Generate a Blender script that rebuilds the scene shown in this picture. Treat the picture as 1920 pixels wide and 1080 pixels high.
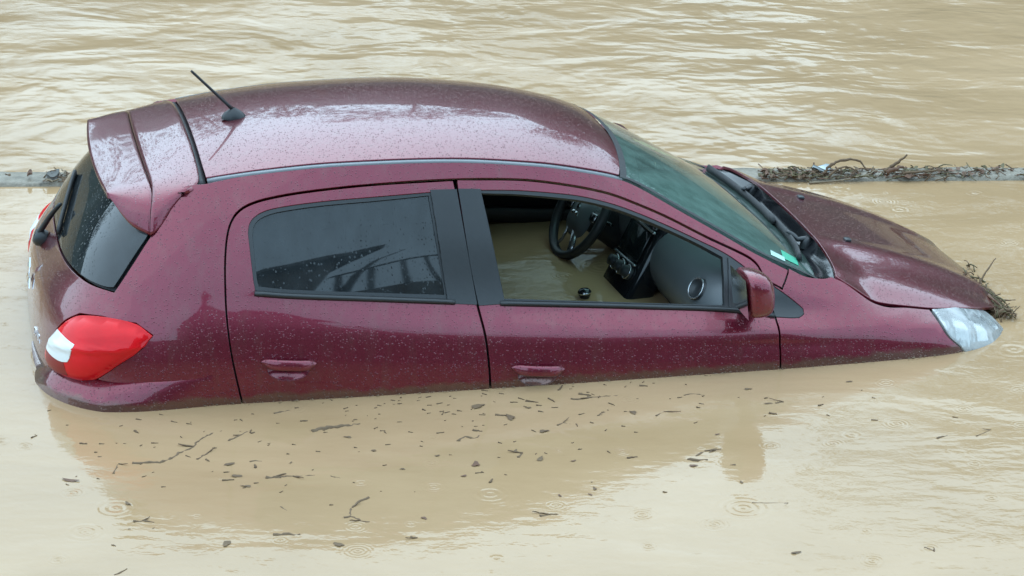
import bpy, bmesh, math, random
import numpy as np
from mathutils import Matrix, Vector, geometry, noise as mnoise

for o in list(bpy.data.objects): bpy.data.objects.remove(o)
SC = bpy.context.scene
COL = SC.collection
R_ = math.radians

# ---------------------------------------------------------------- camera
CAM_F, CAM_E, CAM_D, CAM_ROLL = 5200.0, 20.7, 10.0, 1.0        # focal length in px of a 1920 wide frame, elevation, distance, roll
cam_d = bpy.data.cameras.new('camera'); cam = bpy.data.objects.new('camera', cam_d); COL.objects.link(cam)
cam_d.sensor_width = 36.0; cam_d.lens = CAM_F * 36.0 / 1920.0
cam_d.clip_start = .1; cam_d.clip_end = 2000
_e = R_(CAM_E); _r = R_(CAM_ROLL)
_fw = Vector((0, math.cos(_e), -math.sin(_e))); _up = Vector((0, math.sin(_e), math.cos(_e))); _rt = Vector((1, 0, 0))
_rt2 = _rt*math.cos(_r) + _up*math.sin(_r); _up2 = _up*math.cos(_r) - _rt*math.sin(_r)
_m = Matrix((_rt2, _up2, -_fw)).transposed().to_4x4()
_m.translation = Vector((0, -CAM_D*math.cos(_e), CAM_D*math.sin(_e)))
cam.matrix_world = _m
SC.camera = cam

# ---------------------------------------------------------------- overcast daylight
W = bpy.data.worlds.new('World'); SC.world = W; W.use_nodes = True
wn = W.node_tree.nodes; wl = W.node_tree.links; wn.clear()
sky = wn.new('ShaderNodeTexSky'); sky.sky_type = 'NISHITA'; sky.sun_disc = False
SUN_EL, SUN_ROT = 48.0, -12.0
sky.sun_elevation = R_(SUN_EL); sky.sun_rotation = R_(SUN_ROT)
sky.air_density = 1.0; sky.dust_density = 6.0; sky.ozone_density = 1.0
hsv = wn.new('ShaderNodeHueSaturation'); hsv.inputs['Saturation'].default_value = .55
bg = wn.new('ShaderNodeBackground'); bg.inputs['Strength'].default_value = .15
wo = wn.new('ShaderNodeOutputWorld')
cloud = wn.new('ShaderNodeMix'); cloud.data_type = 'RGBA'; cloud.blend_type = 'ADD'; cloud.inputs[0].default_value = 1.0; cloud.inputs[7].default_value = (3.6, 3.95, 4.15, 1)
gam = wn.new('ShaderNodeGamma'); gam.inputs['Gamma'].default_value = .4           # cloud spreads the glow round the sun over the whole sky
hsv.inputs['Value'].default_value = 1.0
wl.new(sky.outputs['Color'], gam.inputs['Color']); wl.new(gam.outputs['Color'], hsv.inputs['Color']); wl.new(hsv.outputs['Color'], cloud.inputs[6]); tint = wn.new('ShaderNodeMix'); tint.data_type = 'RGBA'; tint.blend_type = 'MULTIPLY'; tint.inputs[0].default_value = 1.0; tint.inputs[7].default_value = (.655, .91, 1.10, 1)
wl.new(cloud.outputs[2], tint.inputs[6]); wl.new(tint.outputs[2], bg.inputs['Color']); wl.new(bg.outputs[0], wo.inputs[0])
sun_d = bpy.data.lights.new('sun', 'SUN'); sun = bpy.data.objects.new('sun', sun_d); COL.objects.link(sun)
sun_d.energy = .5; sun_d.angle = R_(150); sun_d.color = (1.0, .98, .95)
sun.rotation_euler = (R_(90-SUN_EL), 0, R_(180-SUN_ROT))
SC.view_settings.view_transform = 'Standard'; SC.view_settings.look = 'None'
SC.view_settings.exposure = 1.28; SC.view_settings.gamma = 1.0; SC.view_settings.use_curve_mapping = False
SC.render.engine = 'CYCLES'

# ---------------------------------------------------------------- materials
MATS = {}
class NT:
    def __init__(s, name):
        m = bpy.data.materials.new(name); m.use_nodes = True; s.m = m
        s.n = m.node_tree.nodes; s.l = m.node_tree.links; s.n.clear()
        s.out = s.n.new('ShaderNodeOutputMaterial'); MATS[name] = m
    def add(s, t, **k):
        nd = s.n.new(t)
        for a, v in k.items():
            if a.startswith('i_'):
                key = a[2:].replace('_', ' ')
                nd.inputs[int(key) if key.isdigit() else key].default_value = v
            else: setattr(nd, a, v)
        return nd
    def lk(s, a, b): s.l.new(a, b)
    def math(s, op, a, b=None, clamp=False):
        nd = s.n.new('ShaderNodeMath'); nd.operation = op; nd.use_clamp = clamp
        for i, v in enumerate((a, b)):
            if v is None: continue
            if isinstance(v, (int, float)): nd.inputs[i].default_value = v
            else: s.l.new(v, nd.inputs[i])
        return nd.outputs[0]
    def coord(s, scale=(1, 1, 1), kind='Object', rot=(0, 0, 0)):
        tc = s.n.new('ShaderNodeTexCoord'); mp = s.n.new('ShaderNodeMapping')
        mp.inputs['Scale'].default_value = scale; mp.inputs['Rotation'].default_value = rot
        s.l.new(tc.outputs[kind], mp.inputs[0]); return mp.outputs[0]
    def noise(s, vec, scale, detail=2, rough=.5, dist=0):
        nd = s.n.new('ShaderNodeTexNoise'); nd.inputs['Scale'].default_value = scale
        nd.inputs['Detail'].default_value = detail; nd.inputs['Roughness'].default_value = rough; nd.inputs['Distortion'].default_value = dist
        s.l.new(vec, nd.inputs['Vector']); return nd.outputs['Fac']
    def ramp(s, fac, stops):
        nd = s.n.new('ShaderNodeValToRGB'); cr = nd.color_ramp
        while len(cr.elements) < len(stops): cr.elements.new(.5)
        for e, (p, c) in zip(cr.elements, stops):
            e.position = p; e.color = c if len(c) == 4 else (*c, 1)
        s.l.new(fac, nd.inputs[0]); return nd.outputs[0]
    def mix(s, fac, a, b):
        nd = s.n.new('ShaderNodeMix'); nd.data_type = 'RGBA'
        for i, v in ((0, fac), (6, a), (7, b)):
            if isinstance(v, (int, float)): nd.inputs[i].default_value = v
            elif isinstance(v, tuple): nd.inputs[i].default_value = (*v, 1)
            else: s.l.new(v, nd.inputs[i])
        return nd.outputs[2]
    def bump(s, h, strength=1, dist=.01, normal=None):
        nd = s.n.new('ShaderNodeBump'); nd.inputs['Strength'].default_value = strength; nd.inputs['Distance'].default_value = dist
        s.l.new(h, nd.inputs['Height'])
        if normal is not None: s.l.new(normal, nd.inputs['Normal'])
        return nd.outputs[0]
    def principled(s, **k):
        b = s.n.new('ShaderNodeBsdfPrincipled')
        for a, v in k.items():
            key = a.replace('_', ' ')
            if hasattr(v, 'links'): s.l.new(v, b.inputs[key])
            else: b.inputs[key].default_value = (*v, 1) if isinstance(v, tuple) and len(v) == 3 else v
        s.l.new(b.outputs[0], s.out.inputs[0]); return b

def drops(t, vec, scale=95, lo=.12, hi=.32):
    """raindrop height: round bumps in some voronoi cells"""
    v = t.add('ShaderNodeTexVoronoi', feature='F1'); v.inputs['Scale'].default_value = scale; t.lk(vec, v.inputs['Vector'])
    d = v.outputs['Distance']
    sel = t.add('ShaderNodeSeparateColor'); t.lk(v.outputs['Color'], sel.inputs[0])
    on = t.math('GREATER_THAN', sel.outputs[0], .45)
    rad = t.math('ADD', t.math('MULTIPLY', sel.outputs[1], hi-lo), lo)
    h = t.math('SUBTRACT', 1.0, t.math('DIVIDE', d, rad), clamp=True)
    h = t.math('POWER', h, .6)
    return t.math('MULTIPLY', h, on)

def make_materials():
    # wet metallic car paint
    t = NT('paint'); c = t.coord()
    dr = drops(t, c, 140, .14, .42); n1 = t.noise(c, 9, 3, .6); n2 = t.noise(c, 240, 2, .6)
    grit = t.noise(c, 130, 2, .7); gsel = t.math('GREATER_THAN', grit, .735)
    sep = t.add('ShaderNodeSeparateXYZ'); t.lk(t.coord(), sep.inputs[0])
    low = t.math('SUBTRACT', .99, sep.outputs[2]); low = t.math('MULTIPLY', low, 5, clamp=True)     # mud grains thrown on the lower panels
    gm = t.math('MULTIPLY', t.math('MULTIPLY', gsel, low), .55)
    face = t.mix(n1, (.165, .011, .028), (.195, .017, .038))
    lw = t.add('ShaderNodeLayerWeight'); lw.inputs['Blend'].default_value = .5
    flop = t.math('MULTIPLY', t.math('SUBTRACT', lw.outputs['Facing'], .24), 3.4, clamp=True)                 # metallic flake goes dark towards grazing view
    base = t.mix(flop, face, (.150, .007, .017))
    base = t.mix(gm, base, (.42, .35, .26))
    base = t.mix(t.math('MULTIPLY', dr, .75), base, (.05, .006, .02))
    film = t.noise(t.coord((1, 1, .18)), 26, 5, .65)                  # dried silt in faint runs
    base = t.mix(t.math('MULTIPLY', t.math('SUBTRACT', film, .48, clamp=True), .8), base, (.16, .105, .085))
    gp = t.add('ShaderNodeNewGeometry'); sz = t.add('ShaderNodeSeparateXYZ'); t.lk(gp.outputs['Position'], sz.inputs[0])
    mark = t.math('SUBTRACT', t.math('ADD', .004, t.math('MULTIPLY', t.noise(t.coord((.5, .5, 1)), 22, 4, .7), .060)), sz.outputs[2])
    mark = t.math('MULTIPLY', t.math('MULTIPLY', mark, 60, clamp=True), .65)
    base = t.mix(mark, base, (.15, .10, .065))
    rough = t.math('ADD', t.math('MULTIPLY', n2, .10), .24)
    nb = t.bump(dr, .6, .002)
    nb2 = t.bump(t.noise(c, 3.2, 2, .5), .03, .01)
    b = t.principled(Base_Color=base, Metallic=.62, Roughness=rough, Coat_Weight=1.0, Coat_Roughness=.035, Coat_IOR=1.46)
    t.lk(nb, b.inputs['Normal']); t.lk(t.bump(dr, .6, .002, nb2), b.inputs['Coat Normal'])
    # plain coloured plastics, metals
    def plain(name, col, rough=.4, metal=0, coat=0, nscale=60, var=.25, bumpd=0, **k):
        t = NT(name); c = t.coord(); n = t.noise(c, nscale, 4, .6); n2 = t.noise(c, 7, 3, .6)
        f = t.math('MULTIPLY', t.math('ADD', n, n2), .5)
        cb = t.mix(f, tuple(x*(1-var) for x in col), tuple(min(1, x*(1+var)) for x in col))
        r = t.math('ADD', t.math('MULTIPLY', n, rough*.4), rough*.8)
        b = t.principled(Base_Color=cb, Roughness=r, Metallic=metal, Coat_Weight=coat, **k)
        if bumpd: t.lk(t.bump(n, .6, bumpd), b.inputs['Normal'])
        return t, b
    plain('black_trim', (.022, .024, .026), .38, bumpd=.0005)
    plain('gloss_black', (.012, .013, .015), .12)
    plain('rubber', (.02, .02, .021), .6, bumpd=.0006)
    plain('molding', (.16, .17, .18), .22)
    plain('interior', (.034, .036, .038), .40, bumpd=.0006, nscale=260)
    plain('dash_grey', (.12, .13, .135), .36, bumpd=.0004, nscale=300)
    plain('headliner', (.20, .20, .19), .9)
    plain('seat_cloth', (.03, .031, .034), .85, bumpd=.001, nscale=400)
    plain('chrome', (.75, .76, .78), .12, 1.0, var=.05)
    plain('silver', (.45, .46, .47), .25, .8, var=.08)
    plain('screen', (.010, .013, .014), .06)
    plain('white_lens', (.82, .84, .82), .18, var=.03, Coat_Weight=1.0) if False else plain('white_lens', (.80, .82, .80), .18, var=.03)
    plain('reflector', (.70, .70, .69), .14, 1.0, var=.1)
    plain('sticker_green', (.06, .40, .25), .4, var=.15)
    plain('sticker_pale', (.42, .60, .54), .4, var=.1)
    t, b = plain('red_lens', (.70, .006, .012), .30, var=.35, nscale=16)
    b.inputs['Coat Weight'].default_value = .5; b.inputs['Coat Roughness'].default_value = .04; b.inputs['Specular IOR Level'].default_value = .1
    b.inputs['Subsurface Weight'].default_value = .0
    plain('dark_red_lens', (.26, .006, .010), .3, var=.3, nscale=30)
    # tinted window glass: dark film, mirror-like, streaked with rain
    def glass(name, tint, haze, hazecol, wet=.6, rough=.02):
        t = NT(name); c = t.coord()
        tr = t.add('ShaderNodeBsdfTransparent'); tr.inputs[0].default_value = (*tint, 1)
        df = t.add('ShaderNodeBsdfDiffuse'); df.inputs[0].default_value = (*hazecol, 1)
        gl = t.add('ShaderNodeBsdfGlossy'); gl.inputs['Roughness'].default_value = rough; gl.inputs['Color'].default_value = (1, 1, 1, 1)
        fr = t.add('ShaderNodeFresnel'); fr.inputs['IOR'].default_value = 1.52
        vd = t.coord((1, 1, .5)); d = drops(t, vd, 120, .14, .40)
        nb = t.bump(d, wet, .0025)
        t.lk(nb, gl.inputs['Normal'])
        hz = t.math('MULTIPLY', t.noise(t.coord((1, 1, .35)), 14, 4, .6), haze*2, clamp=True)
        m1 = t.add('ShaderNodeMixShader'); t.lk(hz, m1.inputs[0]); t.lk(tr.outputs[0], m1.inputs[1]); t.lk(df.outputs[0], m1.inputs[2])
        m2 = t.add('ShaderNodeMixShader'); t.lk(fr.outputs[0], m2.inputs[0]); t.lk(m1.outputs[0], m2.inputs[1]); t.lk(gl.outputs[0], m2.inputs[2])
        t.lk(m2.outputs[0], t.out.inputs[0])
    glass('privacy_glass', (.05, .055, .06), .40, (.040, .048, .053), .22)
    glass('windscreen_glass', (.56, .80, .70), .22, (.30, .47, .40), .04)
    glass('side_glass', (.20, .23, .22), .05, (.05, .06, .06), .1)  # far pane, tinted dark to cut sky glare on the cabin water
    glass('clear_lens', (.93, .94, .93), .46, (.60, .61, .60), .1)
    # muddy water
    def water(name, river):
        t = NT(name)
        cobj = t.coord()
        sed = t.noise(t.coord((.5, 1, 1)), 1.1, 5, .62, .6)
        col = t.ramp(sed, [(.32, (.352, .222, .116)), (.50, (.396, .254, .137)), (.68, (.440, .286, .160))])
        if river:
            a = t.noise(t.coord((.70, 1.0, 1)), 2.1, 3, .5, .6)
            b_ = t.noise(t.coord((.70, 1.0, 1), rot=(0, 0, .10)), 6.0, 2, .5, .3)
            c_ = t.noise(t.coord((.9, 1.0, 1)), 30, 2, .5)
            calm = t.ramp(t.noise(t.coord((.25, .4, 1)), .6, 2, .5), [(.35, (.45, .45, .45)), (.65, (1, 1, 1))])
            h = t.math('ADD', t.math('ADD', t.math('MULTIPLY', a, 1.1), t.math('MULTIPLY', b_, .32)), t.math('MULTIPLY', c_, .03))
            h = t.math('MULTIPLY', h, calm)
            nb = t.bump(h, 1.0, .030)
        else:
            a = t.noise(t.coord((.55, 1.2, 1)), 2.2, 3, .5, .4)
            b_ = t.noise(t.coord((.8, 1.3, 1)), 13, 3, .6, .3)
            n0 = t.bump(t.math('ADD', a, t.math('MULTIPLY', b_, .16)), 1.0, .0085)
            # rain rings
            nrm = n0
            for sc, dd, thr in ((2.6, .0006, .78), (4.7, .0004, .66), (1.7, .0005, .72)):
                v = t.add('ShaderNodeTexVoronoi', feature='F1'); v.voronoi_dimensions = '2D'; v.inputs['Scale'].default_value = sc
                t.lk(cobj, v.inputs['Vector'])
                sp = t.add('ShaderNodeSeparateColor'); t.lk(v.outputs['Color'], sp.inputs[0])
                d = v.outputs['Distance']
                ph = t.math('MULTIPLY', sp.outputs[1], 6.0)
                s_ = t.math('SINE', t.math('SUBTRACT', t.math('MULTIPLY', d, 95.0), ph))
                R1 = t.math('ADD', t.math('MULTIPLY', sp.outputs[2], .22), .08)
                env = t.math('SUBTRACT', 1.0, t.math('DIVIDE', d, R1), clamp=True)
                on = t.math('GREATER_THAN', sp.outputs[0], thr)
                nrm = t.bump(t.math('MULTIPLY', t.math('MULTIPLY', s_, env), on), 1.0, dd, nrm)
            nb = nrm
        b = t.principled(Base_Color=col, Roughness=.04 if not river else .10, IOR=1.333)
        t.lk(nb, b.inputs['Normal'])
    water('flood_water', False); water('river_water', True)
    # concrete wall coping, wet
    t = NT('concrete'); c = t.coord(); n = t.noise(c, 5, 6, .7); n2 = t.noise(c, 45, 4, .7)
    col = t.ramp(t.math('MULTIPLY', t.math('ADD', n, n2), .5), [(.34, (.08, .065, .045)), (.46, (.20, .165, .12)), (.58, (.27, .225, .17)), (.7, (.12, .095, .065))])
    b = t.principled(Base_Color=col, Roughness=.45); t.lk(t.bump(t.math('ADD', n, t.math('MULTIPLY', n2, .4)), .8, .02), b.inputs['Normal'])
    plain('quay_stone', (.10, .095, .085), .8, bumpd=.02, nscale=6)
    plain('building_wall', (.12, .11, .10), .8, nscale=3)
    plain('rail_paint', (.03, .032, .035), .4)
    plain('bark', (.15, .092, .050), .85, nscale=90, var=.45, bumpd=.003)
    plain('wet_wood', (.135, .080, .042), .8, nscale=70, var=.5, bumpd=.002)
    plain('pale_wood', (.20, .145, .09), .6, nscale=70, var=.4, bumpd=.002)
    plain('dead_leaf', (.13, .060, .030), .6, nscale=40, var=.5)
    plain('dark_leaf', (.15, .092, .048), .8, nscale=40, var=.5)
    plain('litter_plastic', (.42, .46, .46), .3, var=.1)
    plain('grass_litter', (.11, .085, .035), .7, nscale=60, var=.5)
    plain('foliage', (.024, .032, .017), .7, nscale=2, var=.5)
    plain('river_bed', (.14, .11, .07), .9, nscale=3)
make_materials()
# ---------------------------------------------------------------- car body surfaces (car space: x forward, y left, z up)
def pchip(X, Y):
    X = np.asarray(X, float); Y = np.asarray(Y, float)
    h = np.diff(X); d = np.diff(Y) / h
    m = np.zeros(len(X))
    for i in range(1, len(X) - 1):
        if d[i-1] * d[i] > 0:
            w1 = 2*h[i] + h[i-1]; w2 = h[i] + 2*h[i-1]
            m[i] = (w1 + w2) / (w1/d[i-1] + w2/d[i])
    m[0] = d[0]; m[-1] = d[-1]
    def f(x):
        x = np.asarray(x, float)
        i = np.clip(np.searchsorted(X, x) - 1, 0, len(X) - 2)
        t = (x - X[i]) / h[i]
        t = np.clip(t, -.5, 1.5)
        t2 = t*t; t3 = t2*t
        return ((2*t3-3*t2+1)*Y[i] + (t3-2*t2+t)*h[i]*m[i] + (-2*t3+3*t2)*Y[i+1] + (t3-t2)*h[i]*m[i+1])
    return f

# stations:  x, h(.25), h(.60), (shoulder z,h), (belt z,h), (upper edge z,h)
ST = [
 (-1.29, 0.805, 0.842, 0.97, 0.822, 1.076, 0.768, 1.391, 0.535),
 (-1.1, 0.81, 0.846, 0.966, 0.827, 1.077, 0.771, 1.424, 0.548),
 (-0.85, 0.815, 0.852, 0.96, 0.832, 1.064, 0.776, 1.452, 0.56),
 (-0.48, 0.82, 0.858, 0.95, 0.837, 1.041, 0.779, 1.468, 0.57),
 (-0.2, 0.82, 0.86, 0.946, 0.839, 1.026, 0.781, 1.453, 0.563),
 (0, 0.82, 0.861, 0.948, 0.838, 1.017, 0.782, 1.423, 0.548),
 (0.109, 0.82, 0.861, 0.951, 0.837, 1.012, 0.783, 1.397, 0.536),
 (0.147, 0.82, 0.861, 0.952, 0.837, 1.011, 0.783, 1.383, 0.54),
 (0.302, 0.82, 0.86, 0.956, 0.835, 1.005, 0.783, 1.305, 0.575),
 (0.448, 0.82, 0.86, 0.96, 0.833, 0.999, 0.784, 1.231, 0.613),
 (0.592, 0.82, 0.859, 0.966, 0.83, 0.994, 0.785, 1.159, 0.657),
 (0.735, 0.82, 0.858, 0.9619, 0.8284, 0.99, 0.7913, 1.105, 0.7),
 (0.84, 0.82, 0.856, 0.9576, 0.8278, 0.99, 0.7972, 1.092, 0.706),
 (1.004, 0.815, 0.853, 0.946, 0.826, 0.978, 0.797, 1.006, 0.738),
 (1.19, 0.8, 0.846, 0.925, 0.818, 0.958, 0.783, 0.982, 0.712),
 (1.3, 0.785, 0.83, 0.905, 0.798, 0.94, 0.758, 0.966, 0.668),
 (1.4, 0.74, 0.79, 0.885, 0.756, 0.915, 0.714, 0.94, 0.612),
 (1.5, 0.65, 0.7, 0.862, 0.664, 0.888, 0.622, 0.905, 0.535),
 (1.58, 0.5, 0.55, 0.835, 0.52, 0.858, 0.49, 0.872, 0.43),
]
_sx = [s[0] for s in ST]
_sk = [pchip(_sx, [s[i] for s in ST]) for i in range(1, 9)]
def edge_z(x): return _sk[6](x)
def edge_h(x): return _sk[7](x)
def _station(x, z):
    """half width at (x,z), arrays; smooth profile through the six feature curves"""
    x = np.atleast_1d(np.asarray(x, float)); z = np.atleast_1d(np.asarray(z, float))
    k = [f(x) for f in _sk]
    zz = [np.full_like(x, .25), np.full_like(x, .60), k[2]-.065, k[2], k[4], .5*(k[4]+k[6]), k[6]]
    bulge = .012 * np.clip((k[6]-k[4])/.4, 0, 1)
    hh = [k[0], k[1], k[1]-.22*(k[1]-k[3]), k[3], k[5], .5*(k[5]+k[7]) + bulge, k[7]]
    Z = np.stack(zz, -1); H = np.stack(hh, -1)
    dz = np.diff(Z, axis=-1); d = np.diff(H, axis=-1) / dz
    m = np.zeros_like(Z)
    m[:, 1:-1] = (d[:, :-1]*dz[:, 1:] + d[:, 1:]*dz[:, :-1]) / (dz[:, 1:] + dz[:, :-1])
    m[:, 0] = d[:, 0]; m[:, -1] = d[:, -1]*1.1
    idx = np.clip((z[:, None] > Z).sum(-1) - 1, 0, Z.shape[1]-2)
    r = np.arange(len(x))
    t = np.clip((z - Z[r, idx]) / dz[r, idx], -.6, 1.4); h = dz[r, idx]
    t2 = t*t; t3 = t2*t
    return ((2*t3-3*t2+1)*H[r, idx] + (t3-2*t2+t)*h*m[r, idx] + (-2*t3+3*t2)*H[r, idx+1] + (t3-t2)*h*m[r, idx+1])
XC = -1.2; NSE = 3.4
_rear = pchip([.20, .40, .60, .78, .86, .93, .98, 1.03, 1.10, 1.17, 1.26, 1.32, 1.40, 1.50],
              [-1.74, -1.79, -1.815, -1.828, -1.825, -1.812, -1.785, -1.752, -1.716, -1.672, -1.60, -1.545, -1.45, -1.33])
def rear_a(z): return XC - _rear(z)
def rear_b(z):
    z = np.atleast_1d(np.asarray(z, float))
    return _station(np.full_like(z, XC), z)
def side_h(x, z):
    x = np.atleast_1d(np.asarray(x, float)); z = np.atleast_1d(np.asarray(z, float))
    x, z = np.broadcast_arrays(x, z)
    h = _station(np.maximum(x, XC), z)
    q = np.clip((XC - x) / np.maximum(rear_a(z), .05), 0, .999)
    return np.where(x < XC, h * (1 - q**NSE)**(1/NSE), h)
def PANE(P, off=0.0):
    """(x,z) -> side window plane, gently barrelled between belt and roof rail"""
    P = np.asarray(P, float); x, z = P[:, 0], P[:, 1]
    zb, hb, zr, hr = _sk[4](x), _sk[5](x), _sk[6](x), _sk[7](x)
    t = (z - zb)/(zr - zb)
    return np.stack([x, -(hb + (hr-hb)*t + .013*4*t*(1-t) + .002) - off, z], -1)
def SIDE(P, off=0.0):
    """(x,z) -> right hand body side"""
    P = np.asarray(P, float)
    return np.stack([P[:, 0], -side_h(P[:, 0], P[:, 1]) - off, P[:, 1]], -1)
def REAR(P, off=0.0):
    """(y,z) -> tail"""
    P = np.asarray(P, float); y, z = P[:, 0], P[:, 1]
    q = np.clip(np.abs(y) / (rear_b(z) + off), 0, .9995)
    return np.stack([XC - (rear_a(z) + off) * (1 - q**NSE)**(1/NSE), y, z], -1)
def CORNER(P, off=0.0):
    """(phi,z) -> tail corner, phi 0 = straight back, 90 = right side"""
    P = np.asarray(P, float); t = np.radians(P[:, 0]); z = P[:, 1]
    c = np.abs(np.cos(t))**(2/NSE); s = np.abs(np.sin(t))**(2/NSE)*np.sign(np.sin(t))
    return np.stack([XC - (rear_a(z)+off)*c, -(rear_b(z)+off)*s, z], -1)
_rz = pchip([-1.66, -1.55, -1.45, -1.29, -1.10, -.85, -.48, -.20, 0, .109, .30], [1.310, 1.338, 1.358, 1.392, 1.425, 1.453, 1.469, 1.454, 1.424, 1.398, 1.31])
_ry = pchip([-1.66, -1.55, -1.45, -1.29, -1.10, -.85, -.48, -.20, 0, .109, .30], [.49, .515, .53, .535, .548, .560, .570, .563, .548, .536, .53])
_rc = pchip([-1.66, -1.45, -1.29, -1.0, -.48, -.2, 0, .2, .4], [.006, .020, .043, .055, .062, .069, .073, .070, .070])
def ROOF(P, off=0.0):
    P = np.asarray(P, float); x, y = P[:, 0], P[:, 1]
    q = np.abs(y) / _ry(x)
    return np.stack([x, y, _rz(x) + _rc(x)*(1 - q**2.3) + off], -1)
_hc = pchip([.70, .88, 1.0, 1.2, 1.4, 1.57, 1.70, 1.80, 1.9], [1.150, 1.122, 1.100, 1.052, .985, .910, .830, .73, .58])
_hd = pchip([.70, .84, 1.0, 1.19, 1.4, 1.55, 1.7, 1.9], [.03, .028, .075, .070, .060, .055, .06, .06])
def smooth(e0, e1, v):
    t = np.clip((v-e0)/(e1-e0), 0, 1); return t*t*(3-2*t)
def HOOD(P, off=0.0):
    P = np.asarray(P, float); x, y = P[:, 0], P[:, 1]
    a = np.abs(y)
    q = a/.72
    z = _hc(x) + .004 - (_hd(x)+.004)*q**3.0
    yr = .36 - .10*(x - .85)              # two raised creases running forward
    k = np.exp(-((a - yr)/.075)**2)*.008*smooth(.84, 1.0, x) - .004*np.exp(-((a-yr-.15)/.08)**2)*smooth(.86, 1.0, x)
    return np.stack([x, y, z + k + off - .008*smooth(.84, 1.0, q) - .05*(x > 1.6)*((x-1.6)/.3)**2*q**2], -1)
_wx = pchip([0, .0567, .288, .505, .72, .93, 1.0], [.109, .147, .302, .448, .592, .735, .78])
_wy = pchip([0, .0567, .288, .505, .72, .93, 1.0], [.530, .532, .567, .605, .649, .692, .706])
_wz = pchip([0, .0567, .288, .505, .72, .93, 1.0], [1.400, 1.386, 1.308, 1.234, 1.162, 1.106, 1.088])
def GLASS(P, off=0.0):
    """(u -1..1 across, v 0..1 top to bottom) -> windscreen"""
    P = np.asarray(P, float); u, v = P[:, 0], P[:, 1]
    ex, ey, ez = _wx(v), _wy(v), _wz(v)
    cx = .165 + .71*v; cz = 1.448 - .398*v + .045*4*v*(1-v)*.5
    w = np.abs(u)**2.2
    return np.stack([cx + (ex-cx)*w, u*ey, cz + (ez-cz)*w + off], -1)
# ---------------------------------------------------------------- mesh helpers
def tag(o, label=None, cat=None, group=None, kind=None):
    if label: o['label'] = label
    if cat: o['category'] = cat
    if group: o['group'] = group
    if kind: o['kind'] = kind
    return o
def obj(name, verts, faces, mat, parent=None, smooth_=True, normals=None):
    me = bpy.data.meshes.new(name)
    me.from_pydata([tuple(map(float, v)) for v in verts], [], [tuple(map(int, f)) for f in faces])
    me.materials.append(MATS[mat])
    if smooth_:
        for p in me.polygons: p.use_smooth = True
    me.update()
    if normals is not None: me.normals_split_custom_set_from_vertices([tuple(map(float, n)) for n in normals])
    o = bpy.data.objects.new(name, me); COL.objects.link(o)
    if parent is not None: o.parent = parent
    return o
def empty(name, loc=(0, 0, 0), parent=None):
    o = bpy.data.objects.new(name, None); COL.objects.link(o); o.location = loc; o.empty_display_size = .2
    if parent is not None: o.parent = parent
    return o
def spline(P, step=.012, corner=38, closed=False):
    """Catmull-Rom through P, sharp where the polyline turns hard"""
    P = [np.array(p, float) for p in P]; n = len(P); out = []
    def ang(i):
        a = P[i]-P[i-1]; b = P[(i+1) % n]-P[i]
        c = np.dot(a, b)/(np.linalg.norm(a)*np.linalg.norm(b)+1e-12)
        return math.degrees(math.acos(max(-1, min(1, c))))
    sharp = [(not closed and i in (0, n-1)) or ang(i) > corner for i in range(n)]
    def tan(i, side):
        if sharp[i]: return None
        a, b = P[i-1], P[(i+1) % n]
        la, lb = np.linalg.norm(P[i]-a), np.linalg.norm(b-P[i])
        return (b-a)/(la+lb)
    for i in range(n if closed else n-1):
        p, q = P[i], P[(i+1) % n]; L = np.linalg.norm(q-p)
        if L < 1e-9: continue
        t0, t1 = tan(i, 1), tan((i+1) % n, 0)
        if t0 is None: t0 = (q-p)/L
        if t1 is None: t1 = (q-p)/L
        k = max(1, int(math.ceil(L/step)))
        for j in range(k):
            t = j/k; t2 = t*t; t3 = t2*t
            out.append((2*t3-3*t2+1)*p + (t3-2*t2+t)*L*t0 + (-2*t3+3*t2)*q + (t3-t2)*L*t1)
    if not closed: out.append(P[-1])
    return np.array(out)
def area2(P): return .5*np.sum(P[:, 0]*np.roll(P[:, 1], -1) - np.roll(P[:, 0], -1)*P[:, 1])
def inset(P, d):
    """move a closed outline inwards by d (negative: outwards)"""
    if d == 0: return P
    s = 1 if area2(P) > 0 else -1
    e = np.roll(P, -1, 0) - P; e /= np.linalg.norm(e, axis=1)[:, None]+1e-12
    n = np.stack([-e[:, 1], e[:, 0]], 1)*s
    m = n + np.roll(n, 1, 0); l = np.linalg.norm(m, axis=1)[:, None]; m = m/(l+1e-9)
    c = np.clip((m*n).sum(1), .45, 1)[:, None]
    return P + m*d/c
def inside(Q, P):
    r = np.zeros(len(Q), bool); x, y = Q[:, 0], Q[:, 1]
    a = P; b = np.roll(P, -1, 0)
    for (x0, y0), (x1, y1) in zip(a, b):
        if y0 == y1: continue
        c = ((y0 > y) != (y1 > y)) & (x < (x1-x0)*(y-y0)/(y1-y0)+x0)
        r ^= c
    return r
def near_edge(Q, P, d):
    a = P; b = np.roll(P, -1, 0); m = np.full(len(Q), 1e9)
    for p, q in zip(a, b):
        v = q-p; L = (v*v).sum()
        t = np.clip(((Q-p)@v)/(L+1e-12), 0, 1)
        m = np.minimum(m, np.hypot(*(Q-p-t[:, None]*v).T))
    return m < d
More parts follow.
